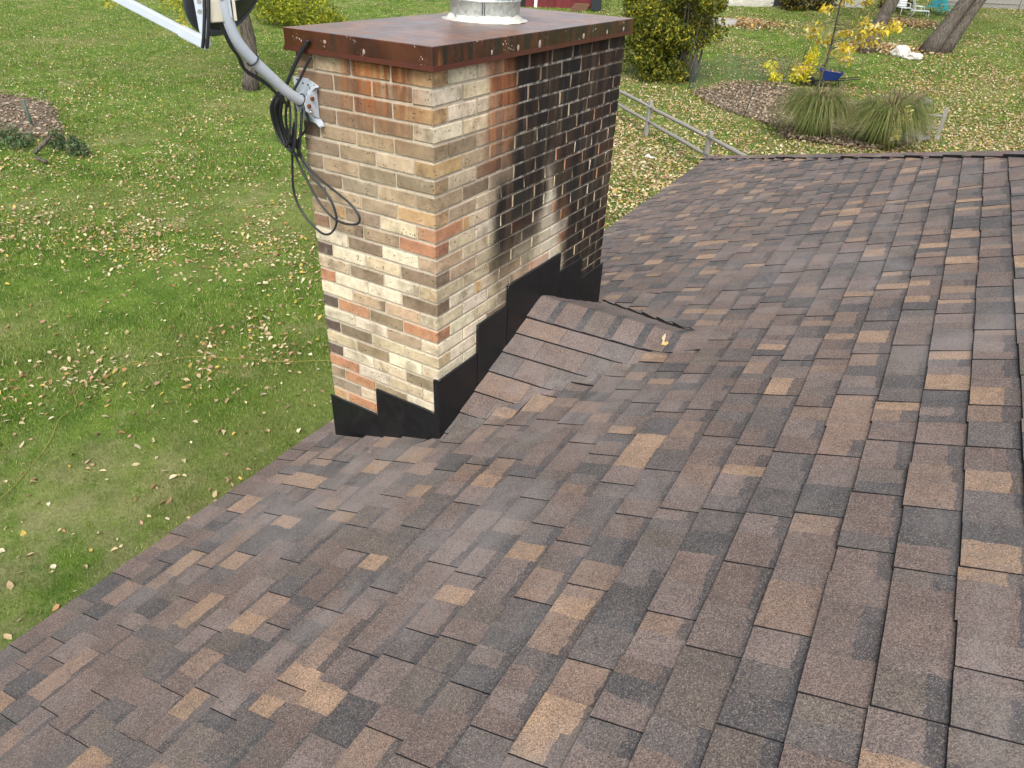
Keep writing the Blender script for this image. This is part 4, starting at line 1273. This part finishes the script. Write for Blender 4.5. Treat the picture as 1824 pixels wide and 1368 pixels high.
grass_clump('tall arching grass clump with brown plumes, nearest the netting', (-2.75, 24.3, 0), 1.32, 1.38, 3400, 1)
grass_clump('fuller green arching grass clump with yellow leaves stuck in it', (-.55, 24.5, 0), 1.38, 1.36, 3700, 2)
grass_clump('smaller grass clump at the right end beside the wooden post', (-.35, 26.3, .02), 1.0, 1.3, 1900, 3)
yl = leafcloud('yellow_seedling', [(-.02, 23.75, 1.12, .16, .16, .30), (-.12, 23.6, .62, .16, .16, .22)], 110, .08, [(.72, .64, .25), (.66, .52, .06), (.72, .70, .42)], hollow=.05)
tag(yl, 'pale yellow leafy sprig poking out of the right grass clump', 'plant')

# low junipers and sticks in the left bed
for i_, (x_, y_, r_, lab) in enumerate(((-20.3, 7.6, .85, 'blue green low juniper at the left edge of the bed'), (-19.2, 8.2, .45, 'small juniper beside the broken log'), (-18.2, 8.1, .4, 'small grey green juniper at the right end of the left bed'), (-22.5, 7.2, .9, 'low juniper spreading out of frame on the left'))):
    j = leafcloud('juniper', [(x_, y_, .16, r_, r_ * .6, .26), (x_ - r_ * .4, y_, .28, r_ * .45, r_ * .4, .28)], 900, .055, [(.07, .13, .06), (.10, .17, .075), (.05, .10, .045), (.17, .19, .09), (.22, .18, .10)], hollow=.1, gap=.4)
    tag(j, lab, 'shrub')
mb = MB(); mb.tube(limb_path((-18.95, 7.35, .08), (-18.65, 7.75, .52), 6, .1, 2), [.05, .055, .05, .055, .045, .03], 7, (.22, .18, .14))
mb.tube(limb_path((-18.6, 7.2, .07), (-17.9, 7.1, .09), 5, .1, 6), [.05, .06, .05, .05, .03], 7, (.24, .2, .16))
tag(mb.build('broken_log', M_BARK), 'broken weathered log leaning among the junipers of the left bed', 'log')
for i_, (x_, y_, h_, lx_, lab) in enumerate(((-24.58, 10.8, .58, -.05, 'far thin green stake at the back of the left bed'), (-21.9, 8.9, .80, -.1, 'nearer green stake wrapped in netting in the left bed'))):
    mb = MB(); mb.tube([(x_, y_, -.1), (x_ + lx_, y_, h_)], .022 if i_ == 0 else .045, 6, (.06, .10, .075))
    tag(mb.build('plant_stake', M_TINT), lab, 'stake')

# ---------------------------------------------------------------- split rail fence
fence = empty('split_rail_fence', 'grey weathered split rail fence running behind the roof corner', 'fence', loc=(-7.18, 20.62, 0))
P1, P2 = Vector((-7.18, 20.62, 0)), Vector((-4.22, 17.75, 0))
dF = (P2 - P1); stepF = dF
posts = [P1 - stepF, P1, P2, P2 + stepF, P2 + 2 * stepF]
tF = dF.normalized(); sF = Vector((-tF.y, tF.x, 0))
for i_, p in enumerate(posts):
    mb = MB(); h_ = 1.10 + .03 * math.sin(i_ * 3)
    M4 = Matrix((tF, sF, Vector((.02 * math.sin(i_), .02, 1)).normalized())).transposed().to_4x4(); M4.translation = p
    mb.box((-.075, -.055, -.3), (.075, .055, h_), M=M4)
    o = mb.build('post', M_WOOD, origin=tuple(p)); bv = o.modifiers.new('edge', 'BEVEL'); bv.width = .012; bv.segments = 2
    kid(o, fence)
for i_ in range(len(posts) - 1):
    for h_ in (.93, .48):
        a_, b_ = posts[i_] - tF * .12, posts[i_ + 1] + tF * .12
        o_ = sF * (.012 if i_ % 2 else -.012)
        pts = [a_.lerp(b_, t) + Vector((0, 0, h_ + .03 * noise.noise(Vector((i_ * 3 + t * 3, h_ * 7, 0))) - .02 * (i_ % 2))) + o_ for t in np.linspace(0, 1, 8)]
        mb = MB(); mb.tube(pts, [.035, .055, .062, .06, .064, .06, .055, .035], 5)
        kid(mb.build('rail', M_WOOD, origin=tuple(a_)), fence)

# leaf litter netting, stakes
net = empty('garden_netting', 'dark fine garden netting strung between green stakes around the leaf bed', 'netting', loc=(-8.97, 29.4, .07))
q = MatB('black_netting', .6, .3)
q.base((.10, .12, .12))
tr_ = q.N('ShaderNodeBsdfTransparent'); mx_ = q.N('ShaderNodeMixShader')
q.t.links.new(((q.noise(q.pos(), 1.3, 5, .6) * .25) + .05).s, mx_.inputs[0])
q.t.links.new(tr_.outputs[0], mx_.inputs[1]); q.t.links.new(q.b.outputs[0], mx_.inputs[2]); q.t.links.new(mx_.outputs[0], q.t.nodes['Material Output'].inputs['Surface'])
NETP = [(-8.97, 29.4), (-6.34, 26.26), (-5.49, 25.74)]
NETB = [(-8.97, 29.4), (-8.3, 32.0), (-5.89, 32.76)]
def panel(p0, p1, h0, h1):
    mb = MB(); n = 10; v = []
    for i in range(n + 1):
        t = i / n; x_, y_ = p0[0] + (p1[0] - p0[0]) * t, p0[1] + (p1[1] - p0[1]) * t; g_ = float(gz(x_, y_))
        sag = .18 * math.sin(math.pi * t); b_ = .05 * noise.noise(Vector((x_ * 2, y_ * 2, 0)))
        for k in range(4):
            v.append((x_ + b_ * k, y_ + b_ * k, g_ + .02 + (h0 + (h1 - h0) * t - sag) * k / 3))
    mb.add(v, [(i * 4 + k, i * 4 + k + 1, (i + 1) * 4 + k + 1, (i + 1) * 4 + k) for i in range(n) for k in range(3)], smooth=True)
    kid(mb.build('net_panel', q.m), net)
panel(NETP[0], NETP[1], 1.2, .45); panel(NETP[1], NETP[2], .45, .35)
panel(NETB[0], NETB[1], 1.2, 1.2); panel(NETB[1], NETB[2], 1.2, 1.1)
for (x_, y_), h_, lx_ in (((-5.49, 25.74), 1.3, .28), ((-5.89, 32.76), 1.15, .22), ((-8.97, 29.4), 1.25, .15)):
    mb = MB(); g_ = float(gz(x_, y_)); mb.tube([(x_, y_, g_ - .2), (x_ + lx_, y_, g_ + h_)], .016, 6, (.03, .055, .045)); kid(mb.build('stake', M_TINT), net)

# wooden post with two short rails beside the grass
gp = empty('wooden_post', 'short wooden post with pale foot beside the right grass clump', 'post', loc=(.93, 26.81, 0))
mb = MB(); mb.box((-.06, -.05, .16), (.06, .05, 1.08)); kid(mb.build('post_shaft', M_WOOD, origin=(0, 0, 0)), gp).location = (0, 0, 0)
mb = MB(); mb.box((-.075, -.065, -.1), (.075, .065, .16)); kid(mb.build('post_foot', M_CONC), gp).location = (0, 0, 0)
for h_ in (.38, .78):
    mb = MB(); mb.tube([(-.06, 0, h_), (-.55, -.2, h_ + .02), (-1.1, -.4, h_ - .02)], .05, 5); kid(mb.build('rail', M_WOOD), gp).location = (0, 0, 0)

# rocks
def rock(name, c, s, mat, seed):
    bm = bmesh.new(); bmesh.ops.create_icosphere(bm, subdivisions=3, radius=1)
    for v in bm.verts:
        d = v.co.normalized(); k = 1 + .35 * noise.noise(d * 1.6 + Vector((seed * 5.1, 0, 0))) + .15 * noise.noise(d * 4 + Vector((0, seed * 3.3, 0)))
        v.co = Vector((d.x * s[0] * k, d.y * s[1] * k, d.z * s[2] * k))
    me = bpy.data.meshes.new(name); bm.to_mesh(me); bm.free(); me.materials.append(mat)
    o = bpy.data.objects.new(name, me); o.location = c; link(o); return o
tag(rock('rock', (-2.25, 40.7, 1.2), (.42, .35, .34), M_ROCKW, 1), 'taller pale rock at the foot of the leaning trees', 'rock')
tag(rock('rock', (-1.65, 40.3, 1.1), (.42, .3, .20), M_ROCKW, 2), 'flat pale rock right of the taller pale rock', 'rock')
for i_, (x_, y_, z_, sx, sz, lab) in enumerate(((-1.25, 31.8, .30, .42, .22, 'left grey flat stone heaped behind the grasses'), (-.72, 31.7, .36, .50, .24, 'middle grey flat stone heaped behind the grasses'), (-.25, 31.9, .40, .42, .16, 'dark right hand stone heaped behind the grasses'), (.15, 26.3, .10, .55, .18, 'pale flat stone low beside the wooden post'), (-.25, 25.6, .08, .5, .16, 'half hidden flat stone under the right grass'))):
    tag(rock('stone', (x_, y_, z_), (sx, .35, sz), M_ROCKG, 10 + i_), lab, 'stone')

# wheelbarrow
wb = empty('wheelbarrow', 'blue wheelbarrow full of leaves with long dark handles', 'wheelbarrow', loc=(-3.95, 33.15, .3))
r3 = Matrix.Rotation(math.radians(12), 4, 'Z')
def wbk(mb, name, mat, root=wb):
    mb.v = [tuple(r3 @ Vector(p)) for p in mb.v]; o = mb.build(name, mat, fix=True); o.parent = root; return o
mb = MB(); tb = [(-.30, -.2, .32), (.22, -.2, .32), (.22, .2, .32), (-.30, .2, .32), (-.55, -.34, .72), (.42, -.32, .64), (.42, .32, .64), (-.55, .34, .72)]
mb.add(tb, [(0, 3, 2, 1), (0, 1, 5, 4), (1, 2, 6, 5), (2, 3, 7, 6), (3, 0, 4, 7)], (.02, .05, .22))
mb.tube([Vector(p) for p in tb[4:]] + [Vector(tb[4])], .016, 6, (.025, .06, .26))
wbk(mb, 'tub', M_TINT)
for s_ in (-1, 1):
    mb = MB(); mb.tube([(-.85, s_ * .06, .2), (-.2, s_ * .19, .30), (.3, s_ * .25, .36), (1.15, s_ * .31, .50)], .02, 6, (.02, .02, .025)); wbk(mb, 'handle', M_TINT)
    mb = MB(); mb.tube([(.20, s_ * .2, .33), (.28, s_ * .24, .0), (.40, s_ * .24, .0), (.30, s_ * .22, .34)], .014, 6, (.02, .02, .025)); wbk(mb, 'leg', M_TINT)
mb = MB(); mb.lathe([(.06, -.03), (.15, -.045), (.20, -.03), (.20, .03), (.15, .045), (.06, .03), (.06, -.03)], (-.82, 0, .2), 20, (.02, .02, .02), M=Matrix.Rotation(math.pi / 2, 3, 'X')); wbk(mb, 'wheel', M_TINT)
o = leafcloud('leaf_load', [(-.05, 0, .62, .42, .26, .10)], 260, .06, [(.5, .4, .22), (.42, .3, .14), (.6, .48, .1)], hollow=.1); o.parent = wb; o.matrix_local = r3

# paper litter
mb = MB(); c_ = Vector((-5.96, 18.05, .03))
mb.add([c_ + Vector(p) for p in ((-.16, -.02, .0), (-.06, .02, .10), (.02, .03, .02), (.16, .0, .03), (.14, -.08, .0), (-.02, -.08, .01))], [(0, 5, 2, 1), (2, 5, 4, 3)], (.62, .68, .74))
tag(mb.build('paper_scrap', M_TINT), 'crumpled white paper scrap on the grass beside the split rail fence', 'litter')

# yellow cord on the lawn
cp = [(-5.93, -.6), (-5.92, -.14), (-6.2, .3), (-6.52, .74), (-6.85, 1.05), (-7.0, 1.35), (-7.30, 1.50), (-7.38, 1.68), (-7.36, 1.98), (-7.40, 2.2), (-7.37, 2.42), (-7.30, 2.48), (-7.33, 2.37), (-7.28, 2.43), (-7.1, 2.62), (-6.9, 2.95), (-6.58, 3.15), (-6.2, 3.42), (-5.9, 3.55), (-5.72, 3.62), (-5.62, 3.78), (-5.72, 3.92), (-5.84, 3.84), (-5.78, 3.68), (-5.6, 3.72), (-5.19, 4.02), (-4.6, 4.4)]
mb = MB(); mb.tube(smooth_path([(x_, y_, .040 + .016 * math.sin(i_ * 2.1)) for i_, (x_, y_) in enumerate(cp)], 5), .0034, 6, (.34, .27, .07))
tag(mb.build('extension_cord', M_TINT), 'thin yellow extension cord winding across the lawn left of the chimney', 'cord')

# ---------------------------------------------------------------- far end of the yards
# red barn
bn = empty('red_barn', 'dark red board barn with a white corner trim far behind the flue', 'barn', loc=(-23, 46, 1.5))
dB = Vector((.944, .33, 0)).normalized(); nB = Vector((-dB.y, dB.x, 0))
b0 = Vector((-25.8, 43.6, 1.2))
def bbox(mb, s0, s1, d0, d1, z0, z1, col):
    M4 = Matrix((dB, nB, Vector((0, 0, 1)))).transposed().to_4x4(); M4.translation = b0
    mb.box((s0, d0, z0), (s1, d1, z1), col, M=M4)
mb = MB(); bbox(mb, 0, 4.6, .05, 4, 0, 3.2, (.10, .016, .018)); kid(mb.build('wall', M_TINT), bn)
s_ = .02
while s_ < 4.5:
    mb = MB(); k_ = random.uniform(.8, 1.2); bbox(mb, s_, s_ + .215, .02, .052, .1, 3.2, (.13 * k_, .02 * k_, .022 * k_)); kid(mb.build('board', M_TINT), bn); s_ += .23
mb = MB(); bbox(mb, .60, .80, -.01, .02, .0, 3.2, (.72, .72, .72)); kid(mb.build('corner_trim', M_TINT), bn)
mb = MB(); bbox(mb, -.9, 0, .04, 3.8, 0, 3.0, (.015, .014, .014)); kid(mb.build('dark_doorway_block', M_TINT), bn)  # solid near-black block, colour stands in for the shade inside the doorway
mb = MB(); M4 = Matrix((dB, nB, Vector((0, 0, 1)))).transposed().to_4x4(); M4.translation = b0
mb.add([M4 @ Vector(p) for p in ((-1.2, -.3, 3.0), (4.9, -.3, 3.0), (4.9, 2, 4.4), (-1.2, 2, 4.4), (4.9, 4.3, 3.0), (-1.2, 4.3, 3.0))], [(0, 1, 2, 3), (3, 2, 4, 5), (0, 3, 5), (1, 4, 2)], (.08, .07, .065)); kid(mb.build('roof', M_TINT), bn)
mb = MB()
for i_ in range(5):
    bbox(mb, 3.1 + .08 * i_, 4.2 + .05 * i_, -.9, -.4, .15 + .10 * i_, .23 + .10 * i_, (.16, .085, .05))
tag(mb.build('lumber_stack', M_TINT), 'stack of brown boards against the red barn', 'lumber')
mb = MB(); bbox(mb, 4.55, 5.1, -1.0, -.45, .3, 1.45, (.02, .024, .03)); bbox(mb, 4.5, 5.15, -1.05, -.4, 1.45, 1.55, (.016, .018, .022))
tag(mb.build('dustbin', M_TINT), 'dark dustbin standing by the board stack at the barn', 'bin')

# neighbour house with a pale brick wall
nh = empty('neighbour_house', 'low pale painted brick house across the far lawn', 'house', loc=(-11, 50.5, 2))
h0 = Vector((-15.2, 48.9, 1.7)); dH = (Vector((-6.3, 52.75, 0)) - Vector((-13.6, 49.55, 0))).normalized(); nH = Vector((-dH.y, dH.x, 0))
MH = Matrix((dH, nH, Vector((0, 0, 1)))).transposed().to_4x4(); MH.translation = h0
mb = MB(); mb.box((0, .1, -.5), (9.8, 6, 2.9), (.30, .29, .26), M=MH); kid(mb.build('wall', M_TINT), nh)
mb = MB()
for k_ in range(26):
    for j_ in range(33):
        a_ = j_ * .3 + (.15 if k_ % 2 else 0); 
        if 4.0 < a_ < 5.6 or a_ > 9.5: continue
        c_ = random.uniform(.85, 1.1); mb.box((a_, .06, k_ * .11 + .02), (a_ + .285, .101, k_ * .11 + .118), (.56 * c_, .54 * c_, .47 * c_), M=MH)
o = kid(mb.build('brick', M_TINT), nh); o['kind'] = 'stuff'
mb = MB(); mb.box((4.2, .02, .05), (5.7, .09, 2.2), (.02, .02, .022), M=MH); kid(mb.build('dark_door', M_TINT), nh)
mb = MB(); mb.add([MH @ Vector(p) for p in ((-.5, -.6, 2.8), (10.3, -.6, 2.8), (10.3, 3, 4.4), (-.5, 3, 4.4), (10.3, 6.6, 2.8), (-.5, 6.6, 2.8))], [(0, 1, 2, 3), (3, 2, 4, 5), (0, 3, 5), (1, 4, 2)], (.10, .09, .085)); kid(mb.build('roof', M_TINT), nh)
for (x_, y_, r_, lab) in ((-9.9, 50.0, .95, 'dark clipped shrub against the pale brick house, left one'), (-8.4, 50.6, .85, 'dark clipped shrub against the pale brick house, right one'), (-4.6, 53.6, 1.0, 'dark shrub behind the patio chairs')):
    tag(leafcloud('dark_shrub', [(x_, y_, 2.6, r_, r_ * .7, .8)], 1500, .09, [(.02, .028, .012), (.04, .045, .015), (.07, .06, .015), (.30, .24, .03)], hollow=.3, gap=.05), lab, 'shrub')

# far board fence
ff = empty('board_fence', 'tall grey board fence along the far right edge of the yard', 'fence', loc=(-1.3, 57.2, 2.5))
f0, f1 = Vector((-2.6, 56.6, 2.45)), Vector((9, 60.2, 2.6)); dFf = (f1 - f0).normalized(); nFf = Vector((-dFf.y, dFf.x, 0)); Lf = (f1 - f0).length
MF = Matrix((dFf, nFf, Vector((0, 0, 1)))).transposed().to_4x4(); MF.translation = f0
me0 = None; s_ = 0; i_ = 0
while s_ < Lf:
    if me0 is None:
        mb = MB(); mb.box((0, 0, .05), (.135, .022, 1.85)); o = mb.build('board', M_WOOD); me0 = o.data; kid(o, ff)
    else:
        o = bpy.data.objects.new('board', me0); link(o, ff)
    o.matrix_local = Matrix.Translation(-ff.location) @ MF @ Matrix.Translation((s_, .004 * math.sin(i_ * 2.3), .02 * math.sin(i_ * 1.7)))
    s_ += .148; i_ += 1
for s_ in (.1, 2.5, 4.9, 7.3, 9.7, 12.0):
    mb = MB(); mb.box((s_, -.09, -.1), (s_ + .09, -.002, 1.95), M=MF); kid(mb.build('post', M_WOOD), ff)
for h_ in (.35, 1.45):
    mb = MB(); mb.box((0, -.04, h_), (Lf, -.001, h_ + .09), M=MF); kid(mb.build('rail', M_WOOD), ff)

# garden chairs
def lounge(name, label, c, rz, col, L, root_cat):
    t = empty(name, label, root_cat, loc=c); t.rotation_euler = (0, 0, rz)
    def k(mb, nm): o = mb.build(nm, M_TINT); o.parent = t; return o
    mb = MB()
    for i in range(6): mb.box((-.28, -L / 2 + i * .17, .34), (.28, -L / 2 + i * .17 + .14, .37), col)
    k(mb, 'seat')
    mb = MB()
    for i in range(6):
        d = i * .13; mb.box((-.28, L / 2 - .1 + d * .35, .40 + d), (.28, L / 2 - .07 + d * .35, .40 + d + .11), col)
    k(mb, 'backrest')
    for sx in (-.3, .3):
        mb = MB(); mb.tube([(sx, -L / 2, .0), (sx, -L / 2 + .05, .36), (sx, L / 2 - .1, .36), (sx, L / 2 + .1, .0)], .022, 5, col); k(mb, 'leg')
        mb = MB(); mb.tube([(sx, -.1, .36), (sx, -.1, .58), (sx, L / 2 + .02, .60)], .022, 5, col); k(mb, 'armrest')
    return t
lounge('lounge_chair', 'white slatted lounge chair with its tall back raised on the far patio', (-3.85, 51.8, 2.2), .5, (.75, .76, .77), 1.0, 'chair')
lounge('lounge_chair', 'low white frame footrest right of the white lounge chair', (-2.85, 51.2, 2.13), 1.9, (.75, .76, .77), .9, 'chair')
lounge('garden_chair', 'teal garden chair behind the white footrest', (-2.35, 52.9, 2.3), -.3, (.02, .30, .34), .8, 'chair')
lounge('garden_chair', 'smaller pale teal garden chair close to the leaning trunk', (-1.45, 52.1, 2.2), 1.2, (.03, .33, .37), .6, 'chair')
# fire ring of concrete
mb = MB(); mb.lathe([(.75, -.05), (.78, .28), (.62, .28), (.60, -.05)], (-12.4, 43.9, 1.42), 28); tag(mb.build('fire_ring', M_CONC), 'grey round fire ring on the grass right of the large shrub', 'fire ring')

# ---------------------------------------------------------------- grass blades and fallen leaves
def scatter(n, r0, r1, power, a0=-87, a1=16):
    """points round the camera foot, density falling with distance"""
    az = np.radians(rng.uniform(a0, a1, n)); t = rng.random(n)
    r = (r0 ** power + t * (r1 ** power - r0 ** power)) ** (1 / power) if abs(power) > 1e-6 else r0 * (r1 / r0) ** t
    x = CAM_O[0] + np.sin(az) * r; y = CAM_O[1] + np.cos(az) * r
    return x, y, r
def on_lawn(x, y):
    u = x * CA + y * SA; w = -x * SA + y * CA
    return ~((u > U_E + .1) & (w < W_E - .1))
def visible(x, y, z):
    d = np.stack([x, y, z], 1) - CAM_O; zc_ = d @ CAM_F
    px = 912 + FPX * (d @ CAM_X) / zc_; py = 684 + FPX * (d @ CAM_DN) / zc_
    return (zc_ > 0) & (px > -160) & (px < 1984) & (py > -120) & (py < 1400)
def fn(x, y, s, o=0.0):
    return (np.sin(x * s * 1.7 + 1.3 * np.sin(y * s * .9 + o)) + np.sin(y * s * 2.1 + 1.7 * np.sin(x * s * 1.1 + 2 + o)) + np.sin((x + y) * s * 3.1 + o)) / 3

x, y, r = scatter(1250000, 4.8, 82, 0.0)
k = on_lawn(x, y) & visible(x, y, gz(x, y)) & ~(inpoly(x, y, BED_R) & (fn(x, y, 2.0) < .35)) & ~(inpoly(x, y, BED_L) & (fn(x, y, 1.6) < -.45))
x, y, r = x[k], y[k], r[k]; n = len(x); z = gz(x, y)
sc = (r / 7) ** .62
h = .050 * (r / 7) ** .35 * rng.uniform(.5, 1.3, n); wd = .0038 * sc * rng.uniform(.7, 1.3, n)
a = rng.uniform(0, 2 * np.pi, n); ln = rng.uniform(.1, 1.1, n) * h; la = rng.uniform(0, 2 * np.pi, n)
V = np.stack([np.stack([x - np.cos(a) * wd, y - np.sin(a) * wd, z - .01], 1), np.stack([x + np.cos(a) * wd, y + np.sin(a) * wd, z - .01], 1),
              np.stack([x + np.cos(la) * ln, y + np.sin(la) * ln, z + h], 1)], 1).reshape(-1, 3)
pal = np.array([(.062, .135, .014), (.105, .195, .024), (.165, .240, .036), (.24, .275, .062), (.46, .41, .20)])
cl = pal[rng.choice(5, n, p=[.27, .30, .20, .12, .11])] * rng.uniform(.6, 1.4, n)[:, None]
g = fast_mesh('grass', V, np.arange(3 * n).reshape(n, 3), cl, M_BLADE)
tag(g, 'short green grass blades of the lawn', 'grass', kind='stuff')

def leaf_field(x, y, size, pal, pw, curl=.35):
    n = len(x); z = gz(x, y)
    s = size * rng.uniform(.45, 1.30, n); a = rng.uniform(0, 2 * np.pi, n)
    ca, sa_ = np.cos(a), np.sin(a)
    loc = np.array([(-1, 0, .0), (-.35, .52, 1), (.35, .48, 1.1), (1, 0, .2), (.35, -.48, .9), (-.35, -.5, 1.0)])
    tilt = rng.normal(0, .30, (n, 2)); cu = rng.normal(0, curl, n)
    V = np.empty((n, 6, 3))
    for i, (p, q_, c_) in enumerate(loc):
        jx = p * s * rng.uniform(.75, 1.2, n); jy = q_ * s * rng.uniform(.6, 1.35, n)
        V[:, i, 0] = x + ca * jx - sa_ * jy; V[:, i, 1] = y + sa_ * jx + ca * jy
        V[:, i, 2] = z + .035 + tilt[:, 0] * jx + tilt[:, 1] * jy + np.abs(cu) * s * .5 * c_
    F = np.empty((n, 2, 4), int); b = np.arange(n) * 6
    F[:, 0] = np.stack([b, b + 3, b + 2, b + 1], 1); F[:, 1] = np.stack([b, b + 5, b + 4, b + 3], 1)
    cl = np.array(pal)[rng.choice(len(pal), n, p=pw)] * rng.uniform(.75, 1.2, n)[:, None]
    return V.reshape(-1, 3), F.reshape(-1, 4), np.repeat(np.clip(cl, 0, .8), 2, 0)
PAL = [(.60, .50, .30), (.50, .38, .21), (.66, .58, .40), (.55, .40, .10), (.36, .20, .09), (.44, .26, .18), (.24, .15, .08)]
PW = [.24, .21, .09, .10, .15, .13, .08]
parts = []
# left lawn
x, y, r = scatter(150000, 5, 82, 1.0, -86, -24)
dens = .05 + .75 * sm01((fn(x, y, .55) - .02) * 2.2) * sm01((r - 8.0) / 3) * (.35 + .65 * sm01((fn(x, y, 2.3, 2) + .2) * 2)) + .35 * sm01((r - 13) / 8) + .6 * np.exp(-((y - .35 * (x + 9) - 6.2) / 1.4) ** 2)
k = on_lawn(x, y) & visible(x, y, gz(x, y)) & (rng.random(len(x)) < dens * .95)
parts.append(leaf_field(x[k], y[k], .040, PAL, PW, .7))
# right lawn, thickly strewn
x, y, r = scatter(230000, 13, 62, 1.15, -26, 16)
dens = .30 + .42 * sm01((fn(x, y, .35, 1) + .2) * 1.5) + .5 * sm01((x + 3.5) / 3) * sm01((44 - y) / 6) + .35 * sm01((26 - y) / 5)
k = on_lawn(x, y) & visible(x, y, gz(x, y)) & (rng.random(len(x)) < dens * .75)
parts.append(leaf_field(x[k], y[k], .050, PAL, PW, .6))
# beds and raked heaps
for poly, nn in ((BED_R, 15000), (BED_L, 2800)):
    pa = np.array(poly); x = rng.uniform(pa[:, 0].min(), pa[:, 0].max(), nn); y = rng.uniform(pa[:, 1].min(), pa[:, 1].max(), nn)
    k = inpoly(x, y, poly); q3 = leaf_field(x[k], y[k], .062, [(.42, .34, .24), (.33, .25, .17), (.48, .41, .31), (.24, .17, .11), (.36, .27, .20), (.16, .115, .08)], [.24, .24, .12, .16, .14, .10], .6)
    q3[0][:, 2] += .08; parts.append(q3)
for (cx, cy, rx, ry, nn) in ((-11.2, 44.6, 1.8, 1.2, 1600), (-3.0, 48.6, 1.6, 1.1, 1200), (-3.2, 41.6, 2.2, 1.2, 900)):
    x = cx + rng.normal(0, .5, nn) * rx; y = cy + rng.normal(0, .5, nn) * ry
    q3 = leaf_field(x, y, .09, PAL, [.16, .26, .06, .14, .17, .14, .07], .6); q3[0][:, 2] += .12 * np.repeat(np.exp(-((x - cx) / rx) ** 2 - ((y - cy) / ry) ** 2), 6); parts.append(q3)
Vs, Fs, Cs, off = [], [], [], 0
for v_, f_, c_ in parts: Vs.append(v_); Fs.append(f_ + off); Cs.append(c_); off += len(v_)
fl = fast_mesh('fallen_leaves', np.concatenate(Vs), np.concatenate(Fs), np.concatenate(Cs), M_LEAF)
tag(fl, 'pale and yellow fallen leaves strewn over the lawn', 'leaves', kind='stuff')
